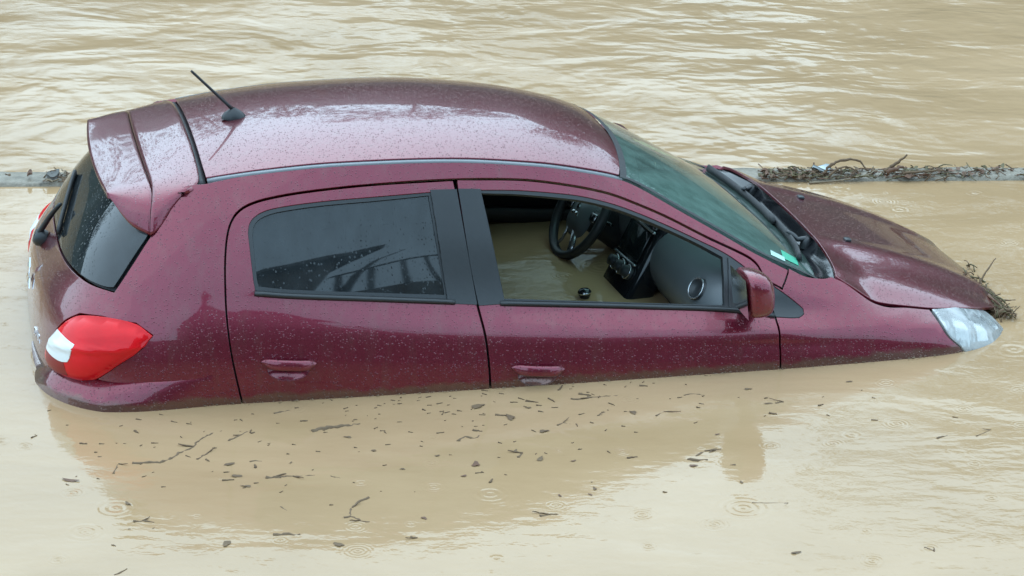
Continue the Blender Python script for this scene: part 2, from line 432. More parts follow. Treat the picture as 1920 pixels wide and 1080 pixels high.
def patch(outline, surf, holes=(), step=.022, centre=(0, 0, .6), rim=.014, edge=.0025, flip_y=False, scale=(1, 1)):
    """fill an outline drawn on a parametric surface; returns verts, faces, normals. rim folds the edge inwards"""
    sc = np.array(scale, float)
    loops = [np.asarray(outline, float)] + [np.asarray(h, float) for h in holes]
    lo, hi = loops[0].min(0), loops[0].max(0)
    sx, sy = step/sc[0], step/sc[1]
    gx, gy = np.meshgrid(np.arange(lo[0]+sx*.37, hi[0], sx), np.arange(lo[1]+sy*.41, hi[1], sy))
    G = np.stack([gx.ravel(), gy.ravel()], 1)
    k = inside(G, loops[0])
    for h in loops[1:]: k &= ~inside(G, h)
    G = G[k]
    if len(G):
        k = np.zeros(len(G), bool)
        for l in loops: k |= near_edge(G*sc, l*sc, step*.45)
        G = G[~k]
    pts = np.concatenate(loops + [G]) if len(G) else np.concatenate(loops)
    edges = []; s = 0
    for l in loops:
        n = len(l); edges += [(s+i, s+(i+1) % n) for i in range(n)]; s += n
    vo, eo, fo, ov, oe, of = geometry.delaunay_2d_cdt([Vector((float(a), float(b))) for a, b in pts*sc], edges, [], 0, 1e-7)
    V2 = np.array([(v.x, v.y) for v in vo])/sc; F = np.array([list(f) for f in fo if len(f) == 3])
    cen = V2[F].mean(1)
    k = inside(cen, loops[0])
    for h in loops[1:]: k &= ~inside(cen, h)
    F = F[k]
    h = 1e-4/sc
    P = surf(V2)
    du = surf(V2+[h[0], 0]) - surf(V2-[h[0], 0]); dv = surf(V2+[0, h[1]]) - surf(V2-[0, h[1]])
    N = np.cross(du, dv); N /= np.linalg.norm(N, axis=1)[:, None]+1e-15
    c = np.array(centre, float); C = np.stack([np.clip(P[:, 0], -1.2, 1.1), np.full(len(P), c[1]), np.full(len(P), c[2])], 1)
    s = np.sign((N*(P-C)).sum(1)); N *= np.where(s == 0, 1, s)[:, None]
    # face orientation
    fn = np.cross(P[F[:, 1]]-P[F[:, 0]], P[F[:, 2]]-P[F[:, 0]])
    bad = (fn*N[F[:, 0]]).sum(1) < 0
    F[bad] = F[bad][:, ::-1]
    faces = [tuple(f) for f in F]
    V = list(P); NN = list(N)
    if rim:
        from collections import Counter
        cnt = Counter()
        for f in faces:
            for i in range(3): cnt[tuple(sorted((f[i], f[(i+1) % 3])))] += 1
        be = []
        for f in faces:
            for i in range(3):
                a, b = f[i], f[(i+1) % 3]
                if cnt[tuple(sorted((a, b)))] == 1: be.append((a, b))
        outv = {}
        for a, b in be:
            d = P[b]-P[a]; n = (N[a]+N[b]); o_ = np.cross(d, n); o_ /= np.linalg.norm(o_)+1e-15
            for v in (a, b): outv[v] = outv.get(v, 0)+o_
        i1 = {}; i2 = {}
        for v, o_ in outv.items():
            o_ = o_/(np.linalg.norm(o_)+1e-12)
            i1[v] = len(V); V.append(P[v]+o_*edge-N[v]*edge); NN.append(o_)
            i2[v] = len(V); V.append(P[v]+o_*edge-N[v]*(edge+rim)); NN.append(o_)
        for a, b in be:
            faces.append((b, a, i1[a], i1[b])); faces.append((i1[b], i1[a], i2[a], i2[b]))
    return np.array(V), faces, np.array(NN)
def mirror(V, F, N):
    m = np.array([1, -1, 1]); return V*m, [tuple(reversed(f)) for f in F], (N*m if N is not None else None)
def both(name, data, mat, parents):
    """right hand part and its mirrored left hand twin"""
    V, F, N = data
    a = obj(name, V, F, mat, parents[0], True, N)
    V, F, N = mirror(V, F, N)
    b = obj(name, V, F, mat, parents[1], True, N)
    return a, b
def grid(fn, nu, nv):
    """fn(u,v) sampled on a regular grid"""
    V = [fn(i/nu, j/nv) for i in range(nu+1) for j in range(nv+1)]
    F = [(i*(nv+1)+j, (i+1)*(nv+1)+j, (i+1)*(nv+1)+j+1, i*(nv+1)+j+1) for i in range(nu) for j in range(nv)]
    return V, F
def sweep(path, prof, closed_prof=True, up=(0, 0, 1), cap=True, scale=None):
    """profile (a,b) list swept along a path: a to the side, b up"""
    path = np.asarray(path, float); n = len(path); V = []; F = []; k = len(prof)
    up = np.asarray(up, float)
    for i in range(n):
        t = path[min(i+1, n-1)]-path[max(i-1, 0)]; t /= np.linalg.norm(t)+1e-12
        s = np.cross(t, up); s /= np.linalg.norm(s)+1e-12; u = np.cross(s, t)
        sc = 1 if scale is None else scale[i]
        for a, b in prof: V.append(path[i]+s*a*sc+u*b*sc)
    for i in range(n-1):
        for j in range(k if closed_prof else k-1):
            F.append((i*k+j, i*k+(j+1) % k, (i+1)*k+(j+1) % k, (i+1)*k+j))
    if cap and closed_prof:
        F.append(tuple(range(k))[::-1]); F.append(tuple((n-1)*k+j for j in range(k)))
    return V, F
def circ(r, n=10, ry=None): return [(r*math.cos(2*math.pi*i/n), (ry or r)*math.sin(2*math.pi*i/n)) for i in range(n)]
def join(*parts):
    V = []; F = []
    for v, f in parts:
        o = len(V); V += [np.asarray(p, float) for p in v]; F += [tuple(i+o for i in q) for q in f]
    return V, F
def rbox(c, size, r=.01, n=3, rot=None):
    """rounded box"""
    bm = bmesh.new(); bmesh.ops.create_cube(bm, size=1)
    for v in bm.verts: v.co = Vector((v.co.x*size[0], v.co.y*size[1], v.co.z*size[2]))
    r = min(r, min(size)*.49)
    bmesh.ops.bevel(bm, geom=bm.edges[:]+bm.verts[:], offset=r, segments=n, profile=.5, affect='EDGES')
    M_ = Matrix.Identity(3) if rot is None else rot
    V = [np.array(M_ @ v.co)+np.array(c) for v in bm.verts]; bm.verts.index_update()
    F = [tuple(v.index for v in f.verts) for f in bm.faces]; bm.free(); return V, F
def lathe(prof, n=24, axis=None, origin=(0, 0, 0)):
    """(r,h) profile turned round an axis"""
    a = Vector(axis or (0, 0, 1)).normalized(); q = a.to_track_quat('Z', 'Y').to_matrix(); V = []; F = []; k = len(prof)
    for i in range(n):
        t = 2*math.pi*i/n
        for r, h in prof: V.append(np.array(q @ Vector((r*math.cos(t), r*math.sin(t), h)))+np.array(origin))
    for i in range(n):
        for j in range(k-1): F.append((i*k+j, ((i+1) % n)*k+j, ((i+1) % n)*k+j+1, i*k+j+1))
    return V, F
def autosmooth(o, deg=35):
    me = o.data; bm = bmesh.new(); bm.from_mesh(me)
    for e in bm.edges:
        if len(e.link_faces) == 2 and e.calc_face_angle(0) > R_(deg): e.smooth = False
    bm.to_mesh(me); bm.free(); return o

# ---------------------------------------------------------------- the setting
rnd = random.Random(7)
def sheet(name, x0, x1, y0, y1, z, mat, nx=2, ny=2):
    V, F = grid(lambda u, v: (x0+(x1-x0)*u, y0+(y1-y0)*v, z), nx, ny)
    return obj(name, V, F, mat)
WALL_A, WALL_B = (-30.0, -1.045), (30.0, 3.43)                      # the wall top runs slightly away to the right
def wall_y(x): return 1.03 + .0747*(x+2.03)
# the two sheets of water meet under the wall coping
def water_sheet(name, near, mat):
    if near: f = lambda u, v: ((u-.5)*160, -9.0*(1-v) + (wall_y((u-.5)*160)+.10)*v, 0.0)
    else: f = lambda u, v: ((u-.5)*160, (wall_y((u-.5)*160)+.10)*(1-v) + 70*v, -.004)
    V, F = grid(f, 8, 4); V, F = V, F
    return tag(obj(name, V, F, mat), kind='structure')
water_sheet('flood_water', True, 'flood_water')
water_sheet('river_water', False, 'river_water')
bed = tag(sheet('river_bed', -80, 80, -9.0, 75, -1.0, 'river_bed'), kind='structure')

# concrete wall coping just above the flood
def build_wall():
    rr = random.Random(3); V = []; F = []; nx = 520; prof = [(0.0, -1.0), (0.0, .012), (.006, .022), (.02, .026), (.07, .028), (.12, .026), (.150, .020), (.155, -1.0)]
    for i in range(nx+1):
        x = -9+18*i/nx
        for j, (a, b) in enumerate(prof):
            n = mnoise.noise(Vector((x*2.2, j*.7, 0)))*.010 + mnoise.noise(Vector((x*9, j*.7, 3)))*.006
            y = wall_y(x)+a + (n*.8 if j < 6 else 0); z = b + (n if 0 < j < 7 else 0) - .012*(1+mnoise.noise(Vector((x*.9, 1, 5)))) * (1 if 0 < j < 7 else 0)
            V.append((x, y, z))
    k = len(prof)
    for i in range(nx):
        for j in range(k-1): F.append((i*k+j, (i+1)*k+j, (i+1)*k+j+1, i*k+j+1))
    o = obj('concrete_wall', V, F, 'concrete')
    tag(o, 'low concrete wall whose wet top just clears the flood behind the car', 'wall'); return o
build_wall()

# ---------------------------------------------------------------- the car
car = empty('hatchback_car')
CM = (Matrix.Rotation(R_(12.3), 3, 'Z') @ Matrix.Rotation(R_(3.0), 3, 'Y') @ Matrix.Rotation(R_(-2.2), 3, 'X')).to_4x4()
CM.translation = Vector((.08, -.055, -.825))
car.matrix_world = CM
tag(car, 'plum red five-door hatchback sunk to its door handles in muddy flood water', 'car')
CARS = (car, car)

BZ = .40                                                            # panels are built down to here, well below the water
shut_rear = [(-.48, 1.414), (-.739, 1.398), (-.954, 1.375), (-1.096, 1.35), (-1.166, 1.327), (-1.204, 1.299), (-1.227, 1.257), (-1.24, 1.185), (-1.244, 1.088), (-1.241, .997), (-1.227, .894), (-1.191, .74), (-1.14, .56), (-1.09, BZ)]
gap_b = [(-.465, 1.339), (-.44, 1.171), (-.414, 1.036), (-.397, .961), (-.385, .886), (-.374, .777), (-.366, BZ)]
shut_front = [(-.472, 1.416), (-.251, 1.411), (-.108, 1.394), (.039, 1.364), (.148, 1.327), (.257, 1.284), (.397, 1.220), (.535, 1.161), (.567, 1.138), (.582, 1.112), (.591, 1.088), (.602, 1.05), (.608, 1.006), (.612, .966), (.616, .919), (.621, .833), (.628, BZ)]
win_rear = [(-.546, 1.379), (-.742, 1.363), (-.921, 1.347), (-1.062, 1.327), (-1.119, 1.311), (-1.152, 1.288), (-1.164, 1.260), (-1.162, 1.215), (-1.154, 1.124), (-1.148, 1.082), (-1.04, 1.071), (-.755, 1.058), (-.494, 1.046)]
app_rear = [(-.560, 1.384), (-.473, 1.386), (-.452, 1.25), (-.416, 1.039), (-.512, 1.044)]
app_front = [(-.466, 1.387), (-.392, 1.386), (-.372, 1.28), (-.322, 1.040), (-.410, 1.036), (-.436, 1.17)]
win_front = [(-.403, 1.384), (-.253, 1.380), (-.073, 1.362), (.037, 1.338), (.145, 1.303), (.254, 1.261), (.36, 1.216), (.470, 1.166), (.585, 1.088), (.606, .988), (.446, 1.006), (-.337, 1.040)]
tri_fix = [(.594, 1.090), (.645, 1.060), (.683, 1.034), (.714, 1.010), (.716, .994), (.694, .984), (.612, .986)]
lamp_out = [(-1.646, .988), (-1.529, .986), (-1.48, .956), (-1.518, .908), (-1.579, .859), (-1.652, .791)]
SEAM = [(-1.344, 1.382), (-1.390, 1.366), (-1.398, 1.345), (-1.403, 1.321), (-1.444, 1.262), (-1.47, 1.238), (-1.532, 1.153), (-1.592, 1.067), (-1.646, .992)]

def sp(P, step=.014, corner=38): return spline(P, step, corner, True)
GAP = .0055
# rear door
d_rear = shut_rear + [(-.366, BZ)] + gap_b[:-1][::-1]
HR = [(-1.125+.166*.5+math.cos(a)*.070, .848+math.sin(a)*(.040 if math.sin(a) < 0 else .020)) for a in np.linspace(0, 2*math.pi, 28, endpoint=False)]
HF = [(-.217+math.cos(a)*.068, .820+math.sin(a)*(.040 if math.sin(a) < 0 else .020)) for a in np.linspace(0, 2*math.pi, 28, endpoint=False)]
wr = sp(win_rear); wf = sp(win_front)
rd = both('rear_door', patch(inset(sp(d_rear), GAP), SIDE, [wr, HR]), 'paint', CARS)
d_front = shut_front + [(-.366, BZ)] + gap_b[:-1][::-1]
fd = both('front_door', patch(inset(sp(d_front), GAP), SIDE, [wf, HF]), 'paint', CARS)
# rear quarter, roof side rail and windscreen pillar in one pressing
bs = [(.646, 1.067), (.675, 1.114), (.676, float(edge_z(.676))-.001)]
bs += [(x, float(edge_z(x))-.001) for x in np.arange(.66, -1.28, -.03)] + [(-1.29, 1.389)]
bs += SEAM + lamp_out[:]
bs += [(-1.655, .775), (-1.66, .70), (-1.66, BZ), (-1.09, BZ)] + shut_rear[:-1][::-1] + shut_front[1:12] + [(.600, 1.088)]
body = both('body_side', patch(inset(sp(bs, .014, 30), GAP*.7), SIDE), 'paint', CARS)
# front wing
fe = [(.676, 1.128), (.735, 1.103), (.80, 1.096), (.829, 1.100), (.873, 1.082), (.927, 1.047), (.973, 1.019), (1.023, 1.004), (1.10, .996), (1.19, .984), (1.223, .924), (1.282, .872), (1.33, .80), (1.34, BZ), (.628, BZ)] + shut_front[:-1][::-1][0:6] + [(.600, 1.088), (.646, 1.067), (.675, 1.114)]
fender = both('front_wing', patch(inset(sp(fe, .014, 30), GAP*.7), SIDE, [sp(tri_fix)]), 'paint', CARS)
both('quarter_trim', patch(inset(sp(tri_fix, .01), .002), lambda P: SIDE(P, -.004), rim=.01), 'black_trim', fender)

# door furniture
for pair, win, app, handle_c, hole, isfront in ((rd, wr, app_rear, (-1.042, .871), HR, False), (fd, wf, app_front, (-.217, .843), HF, True)):
    # frame trim round the opening
    inner = inset(win, .014)
    if isfront:
        fr_in = sp([(-.388, 1.372), (-.253, 1.366), (-.073, 1.347), (.037, 1.324), (.145, 1.289), (.254, 1.247), (.36, 1.202), (.447, 1.160), (.440, 1.019), (-.322, 1.052)])
        both('window_frame', patch(win, lambda P: SIDE(P, -.004), [fr_in], rim=.02, edge=.001), 'black_trim', pair)
    else:
        fr_in = sp([(-.566, 1.366), (-.742, 1.349), (-.921, 1.333), (-1.058, 1.313), (-1.110, 1.298), (-1.138, 1.279), (-1.149, 1.255), (-1.148, 1.215), (-1.141, 1.124), (-1.136, 1.098), (-1.04, 1.089), (-.755, 1.076), (-.522, 1.066)])
        both('window_frame', patch(win, lambda P: SIDE(P, -.004), [fr_in], rim=.02, edge=.001), 'black_trim', pair)
        both('window_glass', patch(inset(fr_in, -.008), lambda P: PANE(P, -.014), rim=.004, edge=.0005, step=.03), 'privacy_glass', pair)
    if isfront:                                                     # pane added in the far front window only, to dim the cabin water
        V, F, N = mirror(*patch(inset(fr_in, -.008), lambda P: PANE(P, -.014), rim=.004, edge=.0005, step=.04)); obj('window_glass', V, F, 'side_glass', pair[1], True, N)
    both('pillar_trim', patch(sp(app, .012), lambda P: SIDE(P, .003), rim=.006, edge=.001), 'black_trim', pair)
    # window sill strip
    if isfront: sl = [(-.337, 1.040), (-.05, 1.030), (.2, 1.020), (.44, 1.008), (.606, .990)]
    else: sl = [(-1.150, 1.080), (-1.04, 1.072), (-.755, 1.059), (-.490, 1.046)]
    path = SIDE(spline(sl, .03), .004)
    V, F = sweep(path, [(.004, -.006), (.006, .002), (.002, .008), (-.010, .009), (-.012, -.006)], up=(0, 0, 1))
    both('sill_strip', (np.array(V), F, None), 'black_trim', pair)
    # recess behind the handle
    hc = np.array(hole).mean(0)
    def bowl(u, v, hole=hole, hc=hc):
        a = 2*math.pi*u; rr_ = v
        ii = (u*len(hole)) % len(hole); i0 = int(ii) % len(hole); fr = ii-int(ii)
        e = np.array(hole[i0])*(1-fr)+np.array(hole[(i0+1) % len(hole)])*fr
        p = hc+(e-hc)*rr_
        return SIDE(np.array([p]), -.026*(1-rr_**2.2)-.0015)[0]
    V, F = grid(bowl, 28, 6); both('handle_recess', (np.array(V), F, None), 'paint', pair)
    # pull handle
    x0, z0 = handle_c
    n = 15; V = []; F = []
    for i in range(n):
        u = i/(n-1); xx = x0+(u-.5)*.178
        end = (1-abs(2*u-1)**6)**.5 if 0 < i < n-1 else .12
        out = .036*max(.08, (1-abs(2*u-1)**4)) + .004
        zc = z0 - .006*(u-.5)
        for j in range(10):
            a = 2*math.pi*j/10
            ca, sa = math.cos(a), math.sin(a)
            zz = zc + .0175*end*math.copysign(abs(sa)**.7, sa)
            base = SIDE(np.array([[xx, zz]]), out - .007 + .009*math.copysign(abs(ca)**.7, ca))[0]
            V.append(base)
    for i in range(n-1):
        for j in range(10): F.append((i*10+j, i*10+(j+1) % 10, (i+1)*10+(j+1) % 10, (i+1)*10+j))
    F.append(tuple(range(10))); F.append(tuple((n-1)*10+j for j in range(10))[::-1])
    both('door_handle', (np.array(V), F, None), 'paint', pair)
    # inside lining of the door
    if isfront: li = [(-.36, 1.015), (.10, 1.0), (.59, .975), (.60, .50), (-.34, .50)]
    else: li = [(-1.13, 1.06), (-.80, 1.045), (-.43, 1.02), (-.38, .50), (-1.12, .50)]
    both('door_lining', patch(sp(li, .03), lambda P: SIDE(P, -.075 - 0*P[:, :1][:, 0]), rim=.03, step=.05), 'interior', pair)
    ar = [(li[0][0]+.05, .90), (li[0][0]+.25, .895), (li[2][0]-.25, .885), (li[2][0]-.12, .90)]
    V, F = sweep(SIDE(spline(ar, .04), -.100), [(-.03, -.03), (.02, -.03), (.035, 0), (.02, .022), (-.03, .026)])
    both('armrest', (np.array(V), F, None), 'interior', pair)
    ac = [(li[0][0]+.03, .985), (li[0][0]+.3, .985), (li[2][0]-.25, .965), (li[2][0]-.08, .90)]
    V, F = sweep(SIDE(spline(ac, .04), -.080), circ(.008, 8)); both('lining_piping', (np.array(V), F, None), 'dash_grey', pair)
for nm, pth in (('door_seal', gap_b), ('door_seal', [p for p in shut_rear[5:]]), ('door_seal', shut_front[9:]), ('door_seal', shut_front[:10]), ('door_seal', shut_rear[:7])):
    V, F = sweep(SIDE(spline(pth, .03), -.040), [(-.010, -.012), (.010, -.012), (.010, .012), (-.010, .012)], up=(0, -1, .4)); both(nm, (np.array(V), F, None), 'rubber', body)
# mirror base plate of black plastic in the front door's corner
mb = [(.462, 1.166), (.585, 1.086), (.604, .990), (.452, 1.008)]
both('mirror_base', patch(inset(sp(mb, .015), .003), lambda P: SIDE(P, .002), rim=.012), 'black_trim', fd)

# door mirrors
def mirror_shell():
    c = np.array([.470, -.905, 1.112]); V = []; nu, nv = 22, 18
    for i in range(nu+1):
        th = math.pi*i/nu                                     # from the outer tip to the foot
        for j in range(nv):
            ph = 2*math.pi*j/nv
            e = .55
            cx, sx = math.cos(ph), math.sin(ph)
            r = max(1e-4, math.sin(th))**.55
            y = -math.copysign(abs(math.cos(th))**.75, math.cos(th))*.105
            x = math.copysign(abs(cx)**.75, cx)*r
            x = x*.078 if x > 0 else x*.030
            z = math.copysign(abs(sx)**.62, sx)*r*.082*(1.0 - .18*(1-(y+.105)/.21 if False else 0))
            V.append(c+np.array([x - .018*(z/.082)*0 + .05*(z/.082)*-.25, y, z - .012*(y/.105)]))
    F = [(i*nv+j, i*nv+(j+1) % nv, (i+1)*nv+(j+1) % nv, (i+1)*nv+j) for i in range(nu) for j in range(nv)]
    return np.array(V), F, None
mi = both('mirror_housing', mirror_shell(), 'paint', fd)
V, F = sweep([(.53, -.775, 1.035), (.505, -.83, 1.040), (.485, -.87, 1.050)], circ(.028, 10, .020)); both('mirror_arm', (np.array(V), F, None), 'black_trim', fd)
V, F = sweep([(.395, -.985, 1.038), (.46, -.985, 1.034), (.53, -.95, 1.035)], circ(.022, 8, .010)) ; V = np.array(V)
V, F = grid(lambda u, v: (.4395 + .012*(1-v)*0 - .012*(v-.5)*2*.9, -.815-.180*u, 1.045+.135*v), 6, 6)
both('mirror_glass', (np.array(V), F, None), 'reflector', fd)

# roof
ro = [(x, -float(_ry(x))+.020) for x in np.linspace(-1.288, .108, 40)]
hd = [(.128, -.44), (.150, -.30), (.160, -.15), (.163, 0)]
ro = ro + hd + [(x, -y) for x, y in hd[:-1][::-1]] + [(x, -y) for x, y in ro[::-1]]
ro += [(-1.291, .40), (-1.292, .2), (-1.292, 0), (-1.292, -.2), (-1.291, -.40)]
V, F, N = patch(inset(sp(ro, .02, 30), .003), ROOF, step=.035); roof = obj('roof', V, F, 'paint', car, True, N)
V, F, N = patch(inset(sp(ro, .04, 30), .03), lambda P: ROOF(P, -.035), step=.08, rim=0); obj('headliner', V, F, 'headliner', roof, True)
xs = np.linspace(-1.285, .112, 50)
path = np.stack([xs, -_ry(xs)+.010, _rz(xs)+.001], 1)
V, F = sweep(path, [(.013, -.016), (.013, -.003), (.008, .000), (-.008, .000), (-.013, -.003), (-.013, -.016)])
both('roof_molding', (np.array(V), F, None), 'molding', (roof, roof))
# seals that close the joints
V, F = sweep(ROOF(np.stack([np.full(41, -1.302), np.linspace(-.53, .53, 41)], 1), -.012), [(-.014, -.01), (.014, -.01), (.014, .002), (-.014, .002)]); obj('roof_seal', V, F, 'rubber', roof)

# antenna
an = empty('antenna', (0, 0, 0), car)
b0 = ROOF(np.array([[-1.142, -.03]]))[0]
V, F = grid(lambda u, v: b0+np.array([math.cos(2*math.pi*u)*(.040*(1-v**2.2)+.003), math.sin(2*math.pi*u)*(.024*(1-v**2.2)+.003), .040*v-.003]), 18, 7)
obj('antenna_base', V, F, 'black_trim', an)
tip = b0+np.array([-.150, .0, .165]); st_ = b0+np.array([-.004, 0, .030])
V, F = sweep([st_, st_+(tip-st_)*.15, st_+(tip-st_)*.5, tip-(tip-st_)*.03, tip], circ(.0052, 8), scale=[1.25, 1.1, .95, .9, .7]); obj('antenna_mast', V, F, 'rubber', an)

# tailgate head and spoiler
def tail_edge(u):   # along the length 0 front .. 1 back
    return spline([(-1.306, -.525, 1.390), (-1.36, -.540, 1.379), (-1.44, -.536, 1.363), (-1.52, -.520, 1.349), (-1.605, -.462, 1.334)], .002)
_te = tail_edge(0); _tl = np.linspace(0, 1, len(_te))
_lo = spline([(-1.352, -.556, 1.370), (-1.405, -.588, 1.312), (-1.442, -.617, 1.256), (-1.472, -.634, 1.234), (-1.535, -.578, 1.256), (-1.598, -.478, 1.322)], .002); _ll = np.linspace(0, 1, len(_lo))
def at_(A, T, u): return np.array([np.interp(u, T, A[:, k]) for k in range(3)])
def spoil_sec(u, w):
    if .80 < w < 1.34:                                              # rounded shoulder between the top and the fin
        A, B, C_ = spoil_raw(u, .80), spoil_raw(u, 1.0), spoil_raw(u, 1.34); t = (w-.80)/.54
        return A*(1-t)**2 + B*2*t*(1-t) + C_*t*t
    return spoil_raw(u, w)
def spoil_raw(u, w):
    """w 0 centre .. 1 top edge .. 2 foot of the side fin"""
    e = at_(_te, _tl, u); l = at_(_lo, _ll, u)
    if w <= 1:
        y = e[1]*w; x = e[0] - (1-w**2)*(.022*u)
        z = float(_rz(x)) + float(_rc(x))*(1-(abs(y)/float(_ry(x)))**2.3)
        zt = e[2]-(float(_rz(e[0])) + float(_rc(e[0]))*(1-(abs(e[1])/float(_ry(e[0])))**2.3))
        return np.array([x, y, z + zt*w**4])
    t = w-1
    bul = math.sin(math.pi*min(t, 1))*.016*min(1, float(np.linalg.norm(e-l))/.13)**2
    return e*(1-t)+l*t + np.array([-.3*bul, -bul, .35*bul])
def spoil_mesh(u0, u1, nu):
    ws = list(np.linspace(0, .80, 12)) + list(np.linspace(.84, 1.34, 13)) + [1.5, 1.65, 1.8, 1.92, 2.0]
    ws = [-w for w in ws[::-1][:-1]] + ws
    V = []; F = []
    for i in range(nu+1):
        u = u0+(u1-u0)*i/nu
        for w in ws:
            p = spoil_sec(u, abs(w)); V.append(p*np.array([1, 1 if w >= 0 else -1, 1]))
    k = len(ws)
    for i in range(nu):
        for j in range(k-1): F.append((i*k+j, i*k+j+1, (i+1)*k+j+1, (i+1)*k+j))
    return V, F
tailgate = empty('tailgate', (0, 0, 0), car)
def solid(o, t, off=-1):
    m = o.modifiers.new('thickness', 'SOLIDIFY'); m.thickness = t; m.offset = off; return o
V, F = spoil_mesh(0, .485, 12); solid(obj('tailgate_head', V, F, 'paint', tailgate), .016, 1)
V, F = spoil_mesh(.492, 1.0, 16); spo = solid(obj('spoiler', V, F, 'paint', tailgate), .022, 1)
# tailgate skin and window, drawn on the tail surface in (y,z)
half = [(0, 1.056), (-.175, 1.058), (-.316, 1.062), (-.50, 1.066), (-.60, 1.066), (-.66, 1.068), *[(-float(side_h(x, z)[0])+.004, z) for x, z in ((-1.588, 1.073), (-1.562, 1.110), (-1.532, 1.153), (-1.50, 1.196), (-1.47, 1.238))], (-.56, 1.30), (-.48, 1.325), (-.25, 1.332), (0, 1.332)]
rg = half + [(-y, z) for y, z in half[1:-1][::-1]]
V, F, N = patch(inset(sp(rg, .02, 30), .003), REAR, rim=.006, edge=.001, step=.035); rwin = obj('rear_window', V, F, 'privacy_glass', tailgate, True, N)
half = [(0, 1.050), (-.175, 1.052), (-.316, 1.056), (-.50, 1.060), (-.60, 1.060), (-.66, 1.062), (-.704, 1.062), (-.738, 1.005), (-.728, .992), (-.640, .975), (-.595, .935), (-.555, .88), (-.53, .82), (-.535, .775), (-.52, .68), (-.50, .52), (0, .50)]
tg = half + [(-y, z) for y, z in half[1:-1][::-1]]
V, F, N = patch(inset(sp(tg, .018, 30), .003), REAR, step=.028); skin = obj('tailgate_skin', V, F, 'paint', tailgate, True, N)
V, F, N = patch(inset(sp(rg, .03, 30), -.012), lambda P: REAR(P, -.02), [inset(sp(rg, .03, 30), .03)], rim=0, step=.05); obj('window_seal', V, F, 'rubber', rwin, True)
# rear wiper
rwp = empty('rear_wiper', (0, 0, 0), tailgate)
pv = REAR(np.array([[.10, 1.005]]), .02)[0]
V, F = lathe([(.030, -.02), (.032, .006), (.022, .020), (.002, .022)], 16, (-1, 0, .35), pv); obj('wiper_hub', V, F, 'black_trim', rwp)
arm = REAR(spline([(.10, 1.01), (.085, 1.05), (.06, 1.10), (.03, 1.145)], .02), .035)
V, F = sweep(arm, circ(.014, 8, .010), scale=np.linspace(1.1, .7, len(arm))); obj('wiper_arm', V, F, 'black_trim', rwp)
bl = REAR(spline([(.24, 1.20), (.12, 1.165), (.03, 1.135), (-.10, 1.085)], .03), .014)
V, F = sweep(bl, [(-.007, -.010), (.007, -.010), (.005, .010), (-.005, .010)]); obj('wiper_blade', V, F, 'rubber', rwp)
# tail emblem: three lozenges, and the chrome lettering
def lozenge(c, ux, uy, n, a, s=.023, hgt=.006):
    """rhombus pointing along angle a in the (ux,uy) plane"""
    d = ux*math.cos(a)+uy*math.sin(a); e = -ux*math.sin(a)+uy*math.cos(a)
    P = [c+d*.003, c+d*(.003+s)+e*s*.577, c+d*(.003+2*s), c+d*(.003+s)-e*s*.577]
    mid = c+d*(.003+s)+n*hgt
    V = P+[mid]+[p-n*.004 for p in P]
    F = [(0, 1, 4), (1, 2, 4), (2, 3, 4), (3, 0, 4)]+[(i, i+5, (i+1) % 4+5, (i+1) % 4) for i in range(4)]
    return V, F
def emblem(c, ux, uy, n, s, parent):
    V, F = join(*[lozenge(np.array(c, float), np.array(ux, float), np.array(uy, float), np.array(n, float), math.pi/2+k*2*math.pi/3, s) for k in range(3)])
    return obj('emblem', V, F, 'chrome', parent, False)
emblem(REAR(np.array([[0, .90]]), .012)[0], (0, -1, 0), (.05, 0, 1), (-1, 0, .05), .030, tailgate)
def lettering(body, size, origin, ux, uy, n, mat, parent, depth=.002):
    cu = bpy.data.curves.new('lettering', 'FONT'); cu.body = body; cu.size = size; cu.extrude = depth; cu.space_character = 1.15
    tmp = bpy.data.objects.new('lettering_tmp', cu); COL.objects.link(tmp)
    dg = bpy.context.evaluated_depsgraph_get(); me = bpy.data.meshes.new_from_object(tmp.evaluated_get(dg))
    ux, uy, n = (np.array(a, float) for a in (ux, uy, n))
    V = [np.array(origin)+ux*v.co.x+uy*v.co.y+n*v.co.z for v in me.vertices]; F = [tuple(p.vertices) for p in me.polygons]
    bpy.data.objects.remove(tmp); bpy.data.curves.remove(cu); bpy.data.meshes.remove(me)
    return obj('lettering', V, F, mat, parent, False)
p0 = REAR(np.array([[-.30, .79]]), .003)[0]; p1 = REAR(np.array([[-.50, .79]]), .003)[0]; ux = (p1-p0)/np.linalg.norm(p1-p0)
nn = np.cross(ux, (0, 0, 1)); nn = nn/np.linalg.norm(nn); nn = nn if nn[0] < 0 else -nn
lettering('STAR', .040, p0, ux, (0, 0, 1), nn, 'chrome', tailgate)
